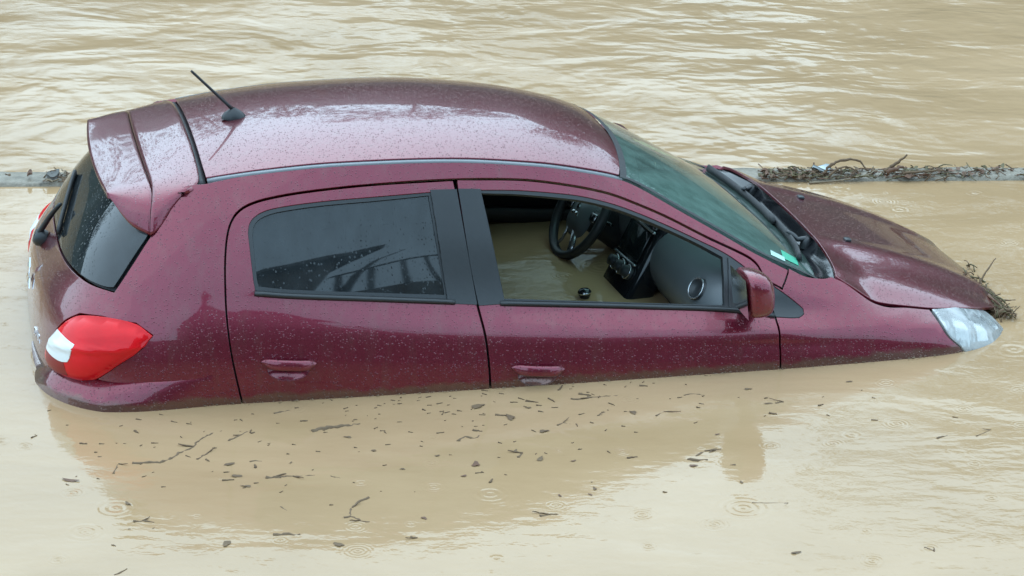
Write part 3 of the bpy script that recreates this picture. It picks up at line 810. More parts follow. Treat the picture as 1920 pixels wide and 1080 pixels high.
# tail lamps
lo_phi = []
def to_phi(p):
    x, y, z = p; c = ((XC-x)/rear_a(z))**(NSE/2); s = (-y/rear_b(z)[0])**(NSE/2)
    return (math.degrees(math.atan2(s, c)), z)
LAMP = [(-1.784, -.536, .825), (-1.762, -.581, .896), (-1.73, -.622, .947), (-1.698, -.656, .971), (-1.619, -.73, .989), (-1.529, -.782, .984), (-1.480, -.807, .955), (-1.518, -.808, .908), (-1.579, -.794, .859), (-1.652, -.754, .793), (-1.70, -.708, .772), (-1.762, -.604, .767), (-1.784, -.541, .79)]
lp = spline(np.array([to_phi(p) for p in LAMP])*[.0085, 1], .004, 75, True)/[.0085, 1]
LS = (.0085, 1)                                                     # metres per degree round the corner
lpi = inset(lp*[LS[0], 1], -.001)/[LS[0], 1]
cl = lpi.mean(0)
def lamp_surf(P, extra=0.0):
    P = np.asarray(P, float)
    A = lpi*[LS[0], 1]; Q = P*[LS[0], 1]
    dd = np.hypot(Q[:, None, 0]-A[None, :, 0], Q[:, None, 1]-A[None, :, 1])+1e-4
    d = ((dd**-3.0).sum(1))**(-1/3.0)*2.6
    off = .005 + .046*(1-np.exp(-d/.030)) + extra
    crease = .006*np.exp(-((P[:, 1]-.905-(P[:, 0]-60)*.0012)/.012)**2)
    return CORNER(P, 0) + (CORNER(P, .5)-CORNER(P, 0))/.5*(off+crease)[:, None]
tl = both('tail_light', patch(lpi, lamp_surf, scale=LS, step=.012, rim=.02), 'red_lens', CARS)
wl_ = [to_phi(p) for p in ((-1.755, -.598, .912), (-1.680, -.698, .906), (-1.702, -.688, .842), (-1.774, -.562, .842))]
wl_ = spline(wl_, .4, 179, True) if False else spline(wl_, 1.0, 40, True)
both('reversing_lens', patch(wl_, lambda P: lamp_surf(P, .0025), scale=LS, step=.012, rim=.003, edge=.001), 'white_lens', tl)

dl = [to_phi(p) for p in ((-1.772, -.560, .838), (-1.716, -.672, .838), (-1.712, -.690, .790), (-1.750, -.622, .778), (-1.776, -.556, .785))]
both('lower_lens', patch(spline(dl, 1.0, 40, True), lambda P: lamp_surf(P, .0012), scale=LS, step=.012, rim=.002, edge=.0008), 'dark_red_lens', tl)

# rear bumper: a belt round the tail that stands proud, its lip catching the light
def bumper(u, v):
    phi = -88+176*u
    prof = [(-.03, .800), (.004, .790), (.030, .765), (.050, .735), (.058, .70), (.056, .62), (.05, .50), (.03, .36)]
    s = v*(len(prof)-1); i = min(int(s), len(prof)-2); t = s-i
    off = prof[i][0]*(1-t)+prof[i+1][0]*t; z = prof[i][1]*(1-t)+prof[i+1][1]*t
    a = abs(phi)
    side = max(0, (a-62)/26); off = off*(1-side) + (.001)*side
    mid = max(0, 1-a/34.0); z -= (.075*min(1, mid*2.2))*(1-v*.8)
    z += (.03*side)*(1-v)
    return CORNER(np.array([[phi, z]]), off)[0]
V, F = grid(bumper, 96, 28); obj('rear_bumper', V, F, 'paint', car)

# bonnet
ho = [(.848, -.690), (.873, -.712), (.927, -.722), (.973, -.728), (1.023, -.728), (1.10, -.718), (1.195, -.700), (1.30, -.662), (1.405, -.607), (1.50, -.53), (1.60, -.40), (1.68, -.25), (1.715, 0)]
rear_ = [(.893, 0), (.890, -.236), (.881, -.457), (.862, -.62)]
ho2 = ho + [(x, -y) for x, y in ho[:-1][::-1]] + [(x, -y) for x, y in rear_[::-1]] + rear_[1:]
V, F, N = patch(inset(sp(ho2, .02, 40), .002), HOOD, step=.03, rim=.008, edge=.002); hood = obj('bonnet', V, F, 'paint', car, True, N)
for y in (-.30, .24):
    c0 = HOOD(np.array([[1.02, y]]), .004)[0]; V, F = rbox(c0, (.022, .034, .012), .004); obj('washer_jet', V, F, 'black_trim', hood)
# nose under water
V, F = grid(lambda u, v: HOOD(np.array([[1.715-.19*abs(2*u-1)**2.6*0-.3*abs(2*u-1)**3+.06*math.sin(v*1.5), (2*u-1)*.60]]))[0]*np.array([1, 1, 0])+np.array([.06*v, 0, .80-.5*v]), 20, 6)
obj('front_bumper', V, F, 'paint', car)

# windscreen and cowl
def gl_pts(n=24): return [(u, 0) for u in np.linspace(-1, 1, n)] + [(1, v) for v in np.linspace(.05, 1, n)] + [(u, 1) for u in np.linspace(.92, -1, n)] + [(-1, v) for v in np.linspace(.95, .05, n)]
V, F = grid(lambda u, v: GLASS(np.array([[2*u-1, v]]))[0], 40, 30); scr = obj('windscreen', V, [tuple(reversed(f)) for f in F], 'windscreen_glass', car)
# black border printed on the glass edge, as a strip lying 2 mm above it
def band(u0, u1, v0, v1, nu, nv, off=.002): return grid(lambda a, b: GLASS(np.array([[u0+(u1-u0)*a, v0+(v1-v0)*b]]), off)[0], nu, nv)
V, F = join(band(-1, 1, -.004, .030, 40, 2), band(-1, -.968, 0, 1, 2, 30), band(.968, 1, 0, 1, 2, 30)); obj('screen_seal', V, F, 'rubber', scr)
V, F = band(-.99, -.40, .022, .10, 14, 3, -.004); obj('sun_visor', V, F, 'interior', scr)
V, F = band(-.15, .10, .05, .20, 6, 4, -.05); obj('inner_mirror', V, F, 'interior', scr)
V, F = band(-.90, -.76, .825, .905, 3, 3, .0025); obj('windscreen_sticker', V, F, 'sticker_green', scr)
V, F = band(-.945, -.87, .765, .835, 3, 3, .0025); obj('windscreen_sticker', V, F, 'sticker_pale', scr)
def cowl_fn(u, v):
    y = (2*u-1)*.975
    a = GLASS(np.array([[y, .985]]), .001)[0]
    hx = .893-.052*abs(y)**2.6; b = HOOD(np.array([[hx, y*.69]]))[0]+np.array([.012, 0, -.016])
    p = a*(1-v)+b*v
    p[2] += -.016*math.sin(math.pi*v)*(1-abs(y)**4)
    return p
V, F = grid(cowl_fn, 50, 8); cowl = obj('cowl_panel', V, F, 'gloss_black', car)
# wipers: arm, spring joint, blade
def wiper(u0, u1, pv_u, pv_v):
    w = empty('front_wiper', (0, 0, 0), car)
    pvp = cowl_fn(pv_u, pv_v)+np.array([0, 0, .012])
    V, F = lathe([(.022, -.02), (.022, .010), (.014, .022), (.001, .024)], 14, (.2, 0, 1), pvp); obj('wiper_hub', V, F, 'black_trim', w)
    m = (u0*.45+u1*.55)
    q = lambda u, v, o=.024: GLASS(np.array([[u, v]]), o)[0]
    P = spline([pvp+np.array([0, 0, .016]), q(pv_u*2-1 + (m-(pv_u*2-1))*.35, .975, .030), q(pv_u*2-1 + (m-(pv_u*2-1))*.7, .950, .034), q(m, .925, .030)], .02)
    V, F = sweep(P, circ(.011, 8, .008), scale=np.linspace(1.35, .7, len(P))); obj('wiper_arm', V, F, 'black_trim', w)
    B = np.array([q(u0+(u1-u0)*t, .915+.025*math.sin(t*2.4), .016) for t in np.linspace(0, 1, 16)])
    V, F = sweep(B, [(-.010, -.010), (.010, -.010), (.008, .004), (.003, .014), (-.003, .014), (-.008, .004)]); obj('wiper_blade', V, F, 'rubber', w)
wiper(-.80, .02, .30, .55); wiper(-.12, .86, .78, .55)
# inner wheel-arch / bulkhead closing the nose under the bonnet
V, F = grid(lambda u, v: (.86+.02*math.sin(v), -.68+1.36*u, 1.06-.6*v), 4, 4); obj('bulkhead', V, F, 'rubber', car)

# headlights: clear cover over a bright reflector bowl
hl = [(1.198, .984), (1.26, .977), (1.344, .964), (1.43, .938), (1.48, .910), (1.505, .875), (1.50, .80), (1.40, .77), (1.33, .80), (1.287, .868), (1.228, .922)]
hlo = sp(hl, .012, 40)
hlamp = [empty('headlight', (0, 0, 0), car), empty('headlight', (0, 0, 0), car)]
both('headlight_cover', patch(inset(hlo, .003), lambda P: SIDE(P, .004), step=.016, rim=.012), 'clear_lens', hlamp)
both('headlight_reflector', patch(inset(hlo, .008), lambda P: SIDE(P, -.035 - .012*np.sin(P[:, 0]*70)), step=.014, rim=0), 'reflector', hlamp)

# ---------------------------------------------------------------- cabin
dash = empty('dashboard', (0, 0, 0), car)
prof = [(.86, 1.03), (.74, 1.060), (.60, 1.085), (.50, 1.095), (.435, 1.085), (.395, 1.055), (.372, 1.01), (.365, .96), (.385, .90), (.43, .84), (.47, .76), (.48, .60), (.48, .50)]
pp = spline(prof, .025, 179)
def dash_fn(u, v):
    y = -.725+1.45*u; i = v*(len(pp)-1); k = min(int(i), len(pp)-2); t = i-k
    x, z = pp[k]*(1-t)+pp[k+1]*t
    bulge = .035*math.exp(-((y-.36)/.20)**2) - .02*math.exp(-(y/.10)**2)*0
    edge_ = .05*max(0, (abs(y)-.60)/.125)**2
    return (x+edge_ - .02*math.cos(y*3.0), y, z + (bulge if z > 1.0 else 0) - edge_*.4)
V, F = grid(dash_fn, 60, len(pp)-1); obj('dash_top', V, F, 'dash_grey', dash)
Yr = Matrix.Rotation(R_(6), 3, 'Z') @ Matrix.Rotation(R_(24), 3, 'Y')
def stack_pt(x, y, z): return np.array(Yr @ Vector((x, y, z)))+np.array([.335, -.005, .985])
def stack_box(c, size, r=.006): return rbox(stack_pt(*c), size, r, 2, Yr)
V, F = stack_box((.035, 0, -.10), (.10, .27, .46), .02); obj('centre_stack', V, F, 'gloss_black', dash)
V, F = stack_box((-.024, 0, .022), (.010, .20, .115), .004); obj('screen', V, F, 'screen', dash)
V, F = stack_box((-.026, 0, .088), (.012, .25, .011), .004); obj('trim_strip', V, F, 'silver', dash)
V, F = stack_box((-.026, 0, -.050), (.012, .20, .009), .003); obj('trim_strip', V, F, 'silver', dash)
for s in (-1, 1):
    V, F = stack_box((-.012, s*.066, .128), (.03, .110, .052), .012); vent = obj('air_vent', V, F, 'gloss_black', dash)
    for k in range(4):
        V, F = stack_box((-.030, s*.066, .110+.012*k), (.008, .092, .004), .0015); obj('slat', V, F, 'dash_grey', vent)
    V, F = stack_box((-.029, s*.124, .128), (.008, .006, .054), .002); obj('vent_rim', V, F, 'silver', vent)
for k, (y, z) in enumerate(((.062, -.085), (0, -.085), (-.062, -.085))):
    V, F = lathe([(.028, -.01), (.028, .004), (.023, .006), (.020, .028), (.001, .029)], 20, tuple(Yr @ Vector((-1, 0, 0))), stack_pt(-.022, y, z)); kn = obj('heater_knob', V, F, 'black_trim', dash)
    V, F = lathe([(.027, .003), (.030, .006), (.027, .009), (.024, .006), (.027, .003)], 20, tuple(Yr @ Vector((-1, 0, 0))), stack_pt(-.022, y, z)); obj('knob_ring', V, F, 'chrome', kn)
# round vent and demister grille at the passenger end
ra = (-.80, -.25, .40); rc = (.385, -.615, 1.030)
V, F = lathe([(.001, .0), (.029, .0), (.031, .008), (.038, .010), (.042, -.02)], 28, ra, rc); rv = obj('round_vent', V, F, 'interior', dash)
V, F = lathe([(.034, .010), (.0375, .0135), (.041, .010), (.0375, .007), (.034, .010)], 28, ra, rc); obj('vent_ring', V, F, 'silver', rv)
for k in range(5):
    q = np.array(rc)+np.array([.075+.018*k, .0, .028-.003*k]); V, F = rbox(q, (.006, .075, .006), .002, 1); obj('demister_slat', V, F, 'rubber', dash)
# glovebox seam
V, F = sweep([dash_fn(.10, .66), dash_fn(.20, .68), dash_fn(.34, .68), dash_fn(.40, .60)], circ(.003, 6)); obj('glovebox_seam', V, F, 'rubber', dash)
# instrument hood
V, F = grid(lambda u, v: (.34+.24*v, .36+.22*(2*u-1), 1.055+.075*math.sqrt(max(0, 1-(2*u-1)**2))*(1-.35*v)), 16, 8); obj('instrument_hood', V, F, 'interior', dash)
# steering column and wheel
sw = empty('steering_wheel', (0, 0, 0), car)
SWC = np.array([.215, .37, 1.005]); ax = Vector((-.88, -.14, .46)).normalized()
q3 = ax.to_track_quat('Z', 'Y').to_matrix()
ey_ = np.array(q3 @ Vector((0, 1, 0))); 
# local frame: up along the wheel rim (spoke axis), right
upv = Vector((0, 0, 1)); upv = (upv-ax*upv.dot(ax)).normalized(); rgt = upv.cross(ax)
upv, rgt, axv = np.array(upv), np.array(rgt), np.array(ax)
def wp(a, b, c=0): return SWC+rgt*a+upv*b+axv*c
def ring_(r, tube, n=48, m=10):
    V = []; F = []
    for i in range(n):
        t = 2*math.pi*i/n
        for j in range(m):
            p = 2*math.pi*j/m; rr_ = r+tube*math.cos(p)
            V.append(wp(rr_*math.cos(t), rr_*math.sin(t), tube*1.15*math.sin(p)))
    for i in range(n):
        for j in range(m): F.append((i*m+j, ((i+1) % n)*m+j, ((i+1) % n)*m+(j+1) % m, i*m+(j+1) % m))
    return V, F
V, F = ring_(.172, .0165); obj('rim', V, F, 'interior', sw)
V, F = grid(lambda u, v: wp(math.copysign(abs(math.cos(2*math.pi*u))**.7, math.cos(2*math.pi*u))*0.090*v, math.copysign(abs(math.sin(2*math.pi*u))**.7, math.sin(2*math.pi*u))*0.080*v-.012, .024-.032*v**3), 32, 8); obj('hub', V, F, 'dash_grey', sw)
for a, b in ((-.125, .012), (.125, .012)):
    V, F = rbox(wp(a, b, -.008), (.016, .095, .05), .007, 2, Matrix([list(axv), list(rgt), list(upv)]).transposed()); sk = obj('spoke', V, F, 'black_trim', sw)
    V, F = rbox(wp(a*.86, b, .004), (.010, .042, .036), .005, 2, Matrix([list(axv), list(rgt), list(upv)]).transposed()); obj('switch_pad', V, F, 'silver', sk)
    V, F = rbox(wp(a*.86, b, .008), (.008, .034, .028), .004, 2, Matrix([list(axv), list(rgt), list(upv)]).transposed()); obj('switch', V, F, 'gloss_black', sk)
V, F = join(sweep([wp(-.028, -.06, .004), wp(-.045, -.12, -.006), wp(-.06, -.158, -.004)], circ(.013, 8, .006)), sweep([wp(.028, -.06, .004), wp(.045, -.12, -.006), wp(.06, -.158, -.004)], circ(.013, 8, .006))); obj('lower_spoke', V, F, 'silver', sw)
emblem(wp(0, 0, .026), rgt, upv, axv, .015, sw)
V, F = sweep([SWC-axv*.01, SWC-axv*.10, SWC-axv*.26], circ(.055, 14), scale=[.8, 1.1, 1.5]); obj('column_shroud', V, F, 'interior', sw)
V, F = join(sweep([wp(-.03, .01, -.06), wp(-.15, .02, -.055)], circ(.008, 8)), sweep([wp(.03, .01, -.06), wp(.15, .02, -.055)], circ(.008, 8))); obj('stalk', V, F, 'gloss_black', sw)
# key bunch hanging from the ignition side of the column
kk = wp(-.075, -.085, -.10)
# gear lever knob breaking the surface
V, F = lathe([(.013, -.20), (.013, -.02), (.019, -.012), (.024, .003), (.024, .010), (.017, .017), (.001, .019)], 20, (-.15, 0, 1), (.125, -.100, .845)); gk = obj('gear_lever', V, F, 'gloss_black', car)
V, F = lathe([(.0242, .002), (.026, .005), (.0242, .008)], 20, (-.15, 0, 1), (.125, -.100, .845)); obj('knob_ring', V, F, 'chrome', gk)
# front seats, mostly hidden behind the centre pillar
for y in (-.37, .37):
    s = empty('front_seat', (0, 0, 0), car)
    def back(u, v, y=y):
        w = .235*(1-.25*max(0, v-.55)**1.4)
        a = 2*math.pi*u; cx, sy = math.cos(a), math.sin(a)
        cx = math.copysign(abs(cx)**.6, cx); sy = math.copysign(abs(sy)**.5, sy)
        e = max(.02, (1-abs(2*v-1)**8))**.5
        return (-.47-.24*v+.055*cx*e, y+w*sy*e, .50+.58*v)
    V, F = grid(back, 24, 20); obj('backrest', V, F, 'seat_cloth', s)
    V, F = rbox((-.735, y, 1.16), (.09, .25, .17), .04, 3); obj('headrest', V, F, 'seat_cloth', s)
    for k in (-.05, .05):
        V, F = sweep([(-.71, y+k, 1.05), (-.73, y+k, 1.12)], circ(.006, 6)); obj('headrest_post', V, F, 'chrome', s)
    V, F = rbox((-.18, y, .53), (.50, .46, .13), .05, 3); obj('cushion', V, F, 'seat_cloth', s)
# seat belt buckle and belt by the near pillar
V, F = sweep([(-.42, -.63, 1.25), (-.40, -.655, 1.0), (-.37, -.68, .78)], [(-.003, -.024), (.003, -.024), (.003, .024), (-.003, .024)], up=(0, 1, 0)); obj('seat_belt', V, F, 'rubber', car)
V, F = rbox((-.325, -.52, .875), (.075, .10, .05), .018, 3); obj('seat_shoulder', V, F, 'seat_cloth', car)
V, F = rbox((-.82, 0, .80), (.10, 1.25, .55), .05, 3, Matrix.Rotation(R_(-14), 3, 'Y')); obj('rear_bench', V, F, 'seat_cloth', car)
V, F = grid(lambda u, v: (-1.10-.42*v, -.60+1.2*u, 1.05-.01*v), 4, 4); obj('parcel_shelf', V, F, 'interior', car)

# wheels, out of sight under the water
def wheel(x, y):
    w = empty('wheel', (0, 0, 0), car); s = -1 if y < 0 else 1
    V, F = lathe([(.19, -.08), (.26, -.085), (.285, -.06), (.29, 0), (.285, .06), (.26, .085), (.19, .08)], 28, (0, 1, 0), (x, y, .29)); obj('tyre', V, F, 'rubber', w)
    V, F = lathe([(.19, .08), (.18, .05), (.10, .06), (.03, .075), (.001, .075)], 28, (0, s, 0), (x, y, .29)); obj('rim', V, F, 'silver', w)
for x in (-1.33, 1.10):
    for y in (-.70, .70): wheel(x, y)

# ---------------------------------------------------------------- debris
def bent(pts, r, wob=.15, n=7, taper=.55, seed=0, z=.0):
    rr = random.Random(seed); P = spline(pts, .012, 179) if len(pts) > 2 else np.array(pts, float)
    if len(P) < 5: P = np.array([P[0]+(P[-1]-P[0])*t for t in np.linspace(0, 1, 6)])
    P = P.copy()
    for i in range(len(P)):
        P[i] += np.array([rr.uniform(-1, 1), rr.uniform(-1, 1), rr.uniform(-.5, .5)])*r*wob*3
    sc = [(1-taper*i/(len(P)-1))*rr.uniform(.8, 1.2) for i in range(len(P))]
    return sweep(P, circ(r, n), scale=sc)
def leaf_mesh(c, size, seed, curl=.5, lob=1.0):
    rr = random.Random(seed); a0 = rr.uniform(0, 6.28); asp = rr.uniform(.30, .60); V = []; F = []; nu, nv = 12, 3
    ph = [rr.uniform(0, 6.28) for _ in range(3)]
    for j in range(nv+1):
        for i in range(nu):
            t = 2*math.pi*i/nu; rad = size*(j/nv)*(1+lob*(.22*math.sin(3*t+ph[0])+.12*math.sin(5*t+ph[1])))
            x, y = rad*math.cos(t), rad*math.sin(t)*asp
            z = curl*size*.5*(j/nv)**2*(math.sin(2*t+ph[2])*.5+.25) + .003
            V.append((c[0]+x*math.cos(a0)-y*math.sin(a0), c[1]+x*math.sin(a0)+y*math.cos(a0), c[2]+z))
    for j in range(nv):
        for i in range(nu): F.append((j*nu+i, j*nu+(i+1) % nu, (j+1)*nu+(i+1) % nu, (j+1)*nu+i))
    return V, F
FLOAT = [
('branch', [(-1.159, -1.582), (-1.113, -1.577), (-1.066, -1.567), (-1.024, -1.501), (-0.985, -1.45), (-0.974, -1.4), (-0.946, -1.354), (-0.911, -1.319)], 7),
('twig', [(-0.961, -1.546), (-0.937, -1.497), (-0.912, -1.451)], 5),
('twig', [(-0.881, -1.401), (-0.848, -1.354), (-0.817, -1.31)], 5),
('stick', [(-0.623, -1.314), (-0.576, -1.287), (-0.526, -1.268), (-0.475, -1.245)], 11),
('twig', [(-0.756, -1.175), (-0.73, -1.161), (-0.709, -1.147)], 5),
('leaf', [(-0.111, -1.068), (-0.096, -1.116)], 26),
('leaf', [(0.002, -1.177)], 24),
('curl', [(-0.159, -1.369), (-0.14, -1.335), (-0.113, -1.347), (-0.093, -1.317)], 7),
('leaf', [(-0.102, -1.546)], 20),
('leaf', [(-0.509, -1.356)], 14),
('leaf', [(-0.859, -1.578)], 18),
('twig', [(-0.799, -1.555), (-0.78, -1.546), (-0.76, -1.55)], 4),
('leaf', [(-0.829, -1.663)], 18),
('twig', [(-0.736, -1.675), (-0.704, -1.662), (-0.656, -1.656), (-0.589, -1.645)], 5),
('stick', [(-0.736, -1.671), (-0.717, -1.666), (-0.691, -1.665)], 9),
('leaf', [(-0.792, -1.735)], 18),
('leaf', [(-1.131, -1.873)], 14),
('twig', [(-1.098, -1.997), (-1.071, -1.988), (-1.035, -1.998)], 6),
('stick', [(-0.678, -2.066), (-0.639, -2.061), (-0.605, -2.063)], 11),
('twig', [(-0.677, -1.873), (-0.652, -1.902)], 3),
('twig', [(-0.421, -1.799), (-0.453, -1.842), (-0.464, -1.872), (-0.467, -1.931)], 6),
('stick', [(-0.482, -1.943), (-0.461, -1.931), (-0.434, -1.959), (-0.404, -1.969)], 6),
('leaf', [(-1.327, -1.715)], 28),
('leaf', [(-0.488, -2.125)], 18),
('leaf', [(-0.811, -2.131)], 20),
('leaf', [(-0.248, -1.937)], 11),
('twig', [(-0.282, -2.061), (-0.263, -2.071)], 5),
('twig', [(0.198, -1.015), (0.229, -1.018), (0.259, -1.003), (0.356, -0.976)], 5),
('twig', [(0.571, -0.967), (0.602, -0.952), (0.646, -0.972)], 4),
('leaf', [(0.784, -0.907)], 14),
('leaf', [(1.127, -0.828)], 12),
('leaf', [(0.841, -1.026)], 15),
('twig', [(0.867, -1.02), (0.894, -1.01)], 4),
('leaf', [(0.109, -1.283)], 18),
('twig', [(0.152, -1.234), (0.171, -1.212), (0.195, -1.22)], 4),
('twig', [(0.282, -1.151), (0.303, -1.12), (0.329, -1.128)], 4),
('leaf', [(0.398, -1.12)], 16),
('leaf', [(0.019, -1.44)], 13),
('twig', [(0.029, -1.488), (0.042, -1.455)], 7),
('leaf', [(0.097, -1.497)], 20),
('stick', [(0.556, -1.482), (0.586, -1.485), (0.616, -1.479)], 9),
('twig', [(0.582, -1.452), (0.613, -1.414), (0.65, -1.388)], 5),
('leaf', [(0.636, -1.413)], 16),
('leaf', [(0.57, -1.529)], 14),
('twig', [(0.094, -1.908), (0.126, -1.896), (0.161, -1.887)], 6),
('leaf', [(0.261, -1.71)], 12),
('leaf', [(0.247, -1.753)], 9),
('leaf', [(0.155, -1.764)], 9),
('leaf', [(0.833, -2.126)], 17),
('twig', [(1.214, -2.072), (1.237, -2.099)], 5),
('twig', [(1.357, -1.283), (1.391, -1.257)], 5),
('twig', [(-1.105, -2.341), (-1.075, -2.303)], 5),
('leaf', [(0.694, -1.516)], 10),
('twig', [(-1.27, -1.539), (-1.256, -1.535)], 4),
('twig', [(-1.205, -1.659), (-1.199, -1.588)], 4),
('leaf', [(-0.423, -1.455)], 8),
('leaf', [(-0.326, -1.591)], 9),
('leaf', [(-0.223, -1.487)], 9),
('leaf', [(0.199, -1.509)], 10),
('twig', [(0.732, -1.79), (0.841, -1.785)], 2),
('leaf', [(0.71, -1.645)], 9),
('twig', [(1.484, -1.261), (1.539, -1.208)], 3),
('leaf', [(0.259, -0.998)], 10),
('twig', [(0.05, -1.039), (0.093, -1.05)], 4),
('leaf', [(0.059, -1.096)], 11),
('twig', [(0.471, -1.143), (0.498, -1.107)], 4),
('leaf', [(0.659, -1.284)], 9),
('leaf', [(-0.137, -1.634)], 10),
('twig', [(-0.543, -1.651), (-0.509, -1.665)], 3),
('leaf', [(-0.672, -1.558)], 8),
]
CUSTOM = {0: 'long crooked branch floating on the water below the tail light', 3: 'thick straight brown stick floating below the rear door handle',
          7: 'curled reddish brown twig floating below the gap between the doors', 5: 'crumpled dark leaf floating against the car below the rear edge of the front door',
          22: 'crumpled pale-edged leaf floating alone left of the car reflection', 18: 'thick dark stick nearest the bottom edge, floating below the rear door',
          13: 'long thin straight twig floating midway below the rear door', 20: 'bent upper twig of the forked pair floating below the rear door',
          21: 'hooked lower twig of the forked pair floating below the rear door', 27: 'long thin twig floating close below the front door handle',
          40: 'thick dark stick among leaves beside the pale window reflection'}
def zone(x, y):
    d = y - (.213*x - .80)                                          # distance in front of the car's near side
    a = 'tail light' if x < -1.30 else 'rear door' if x < -.15 else 'front door' if x < .85 else 'front wing'
    b = 'close to' if d > -.32 else 'a short way from' if d > -.75 else 'far out in front of' if d > -1.1 else 'near the bottom edge, out from'
    return b, a
for i, (k, pts, r) in enumerate(FLOAT):
    rr = random.Random(100+i); c = np.array(pts, float).mean(0); b, a = zone(*c)
    if k == 'leaf':
        V, F = leaf_mesh((c[0], c[1], -.001), r*.001*.95, i, .25)
        o = obj('floating_leaf', [np.array(v)-np.array([c[0], c[1], 0]) for v in V], F, rr.choice(('dark_leaf', 'dead_leaf', 'dark_leaf', 'wet_wood')))
        lab = f'small dark dead leaf floating {b} the {a}'; cat = 'leaf'; nm = 'leaf'
    else:
        V, F = bent([(x, y, -r*.0003) for x, y in pts], r*.001*.9, seed=i, wob=.18)
        if k in ('branch', 'stick', 'twig') and rr.random() < .6:      # a side shoot
            p = np.array([*pts[len(pts)//2], 0.0]); an_ = rr.uniform(0, 6.28); L = rr.uniform(.02, .06)
            V, F = join((V, F), bent([p, p+np.array([math.cos(an_)*L, math.sin(an_)*L*.6, .006])], r*.0005, seed=i+50))
        nm = 'floating_branch' if k == 'branch' else 'floating_stick' if k == 'stick' else 'floating_twig'
        o = obj(nm, [np.array(v)-np.array([c[0], c[1], 0]) for v in V], F, rr.choice(('wet_wood', 'bark', 'wet_wood', 'bark')))
        lab = f'{"thick dark stick" if k == "stick" else "thin brown twig"} floating {b} the {a}'; cat = 'stick' if k == 'stick' else 'twig'
        if k == 'branch': cat = 'branch'
    o.location = (c[0], c[1], 0)
    tag(o, CUSTOM.get(i, lab), cat, 'debris floating in front of the car' if i in CUSTOM else f'{"leaves" if cat == "leaf" else cat+"s"} floating {b} the {a}')
# pieces of one kind in one place are told apart by their order from the left
_byl = {}
for o in bpy.data.objects:
    if o.name.startswith('floating_') and 'label' in o: _byl.setdefault(o['label'], []).append(o)
ORD = ('leftmost', 'second from left', 'third from left', 'fourth from left', 'fifth from left', 'sixth from left', 'seventh from left', 'eighth from left', 'ninth from left', 'tenth from left')
for lab, os_ in _byl.items():
    if len(os_) > 1:
        os_.sort(key=lambda o: o.location.x)
        for i, o in enumerate(os_): o['label'] = ('rightmost ' if i == len(os_)-1 else ORD[i]+' ') + lab
# fine specks of bark and grass, too many to count
V, F = [], []
rr = random.Random(21)
for i in range(240):
    x = rr.gauss(-.35, .70); y = .213*x-.86-abs(rr.gauss(0, .42))
    if y < -2.3: continue
    s = rr.uniform(.0025, .007)*(1 if rr.random() < .9 else 1.8); L = s*rr.uniform(1, 4); a = rr.gauss(.15, .6)
    v, f = bent([(x, y, .001), (x+L*math.cos(a), y+L*math.sin(a), .001)], s*.4, n=4, seed=i)
    V, F = join((V, F), (v, f)) if i == 0 else (V+[np.asarray(p, float) for p in v], F+[tuple(q+len(V) for q in ff) for ff in f])
tag(obj('floating_specks', V, F, 'wet_wood'), 'fine specks of bark and grass drifting in front of the car', 'flotsam', kind='stuff')

# scum line where the panels meet the water
V, F = [], []
rr = random.Random(9)
_ci = CM.inverted()
for i in range(420):
    x = rr.uniform(-1.66, 1.28); zl = .777+.0525*(x+.376)
    for _ in range(4):
        p = Vector((x, -float(side_h(x, zl)[0]), zl)); wz = (CM @ p).z; zl -= wz
    w = CM @ Vector((x, -float(side_h(x, zl)[0])-abs(rr.gauss(.004, .006)), zl)); s = rr.uniform(.0012, .0035)*(1 if rr.random() < .93 else 2)
    v, f = leaf_mesh((w.x, w.y, .0015), s, i, .3); o_ = len(V); V += [np.asarray(q, float) for q in v]; F += [tuple(k+o_ for k in ff) for ff in f]
tag(obj('scum_line', V, F, 'pale_wood'), 'pale crumbs of scum along the waterline of the doors', 'scum', kind='stuff')

# litter along the wall coping
def heap(name, xs, ys, zs, n, seed, label, mats, rmin=.0012, rmax=.0036, lmin=.02, lmax=.09, frame=None):
    rr = random.Random(seed)
    for mi_, mt in enumerate(mats):
        V, F = [], []
        for i in range(n//len(mats)):
            x = xs(rr); y = ys(rr, x); z = zs(rr, x)
            a = rr.gauss(0, .8); L = rr.uniform(lmin, lmax); e = rr.gauss(.05, .3)
            d = np.array([math.cos(a)*math.cos(e), math.sin(a)*math.cos(e), math.sin(e)])*L
            p = np.array([x, y, z])-d*.5; b_ = np.array([rr.gauss(0, .2), rr.gauss(0, .2), rr.gauss(.05, .15)])*L
            if rr.random() < .42:
                v, f = leaf_mesh((x, y, z), rr.uniform(.010, .024), seed*1000+i, 1.2)
            else: v, f = bent([p, p+d*.5+b_*.6, p+d], rr.uniform(rmin, rmax), n=4, seed=i, wob=.08)
            o_ = len(V); V += [np.asarray(q, float) for q in v]; F += [tuple(k+o_ for k in ff) for ff in f]
        tag(obj(name, V, F, mt), label[mi_], 'debris', kind='stuff')
heap('wall_litter', lambda r: (1.0+abs(r.gauss(0, .5))) if r.random() < .55 else r.uniform(1.0, 2.5), lambda r, x: wall_y(x)+r.uniform(-.01, .11), lambda r, x: .014+abs(r.gauss(0, .005)), 420, 5,
     ('dark tangle of twigs lying on the wall top right of the car', 'rusty brown leaves and stalks on the wall top right of the car', 'straw-coloured grass stalks on the wall top right of the car'), ('wet_wood', 'dead_leaf', 'grass_litter'))
heap('wall_litter', lambda r: r.uniform(-1.86, -1.68), lambda r, x: wall_y(x)+r.uniform(-.01, .10), lambda r, x: .018+abs(r.gauss(0, .008)), 46, 6,
     ('dark twigs heaped on the wall top left of the car', 'pale straw and stalks heaped on the wall top left of the car'), ('wet_wood', 'pale_wood'), lmax=.07)
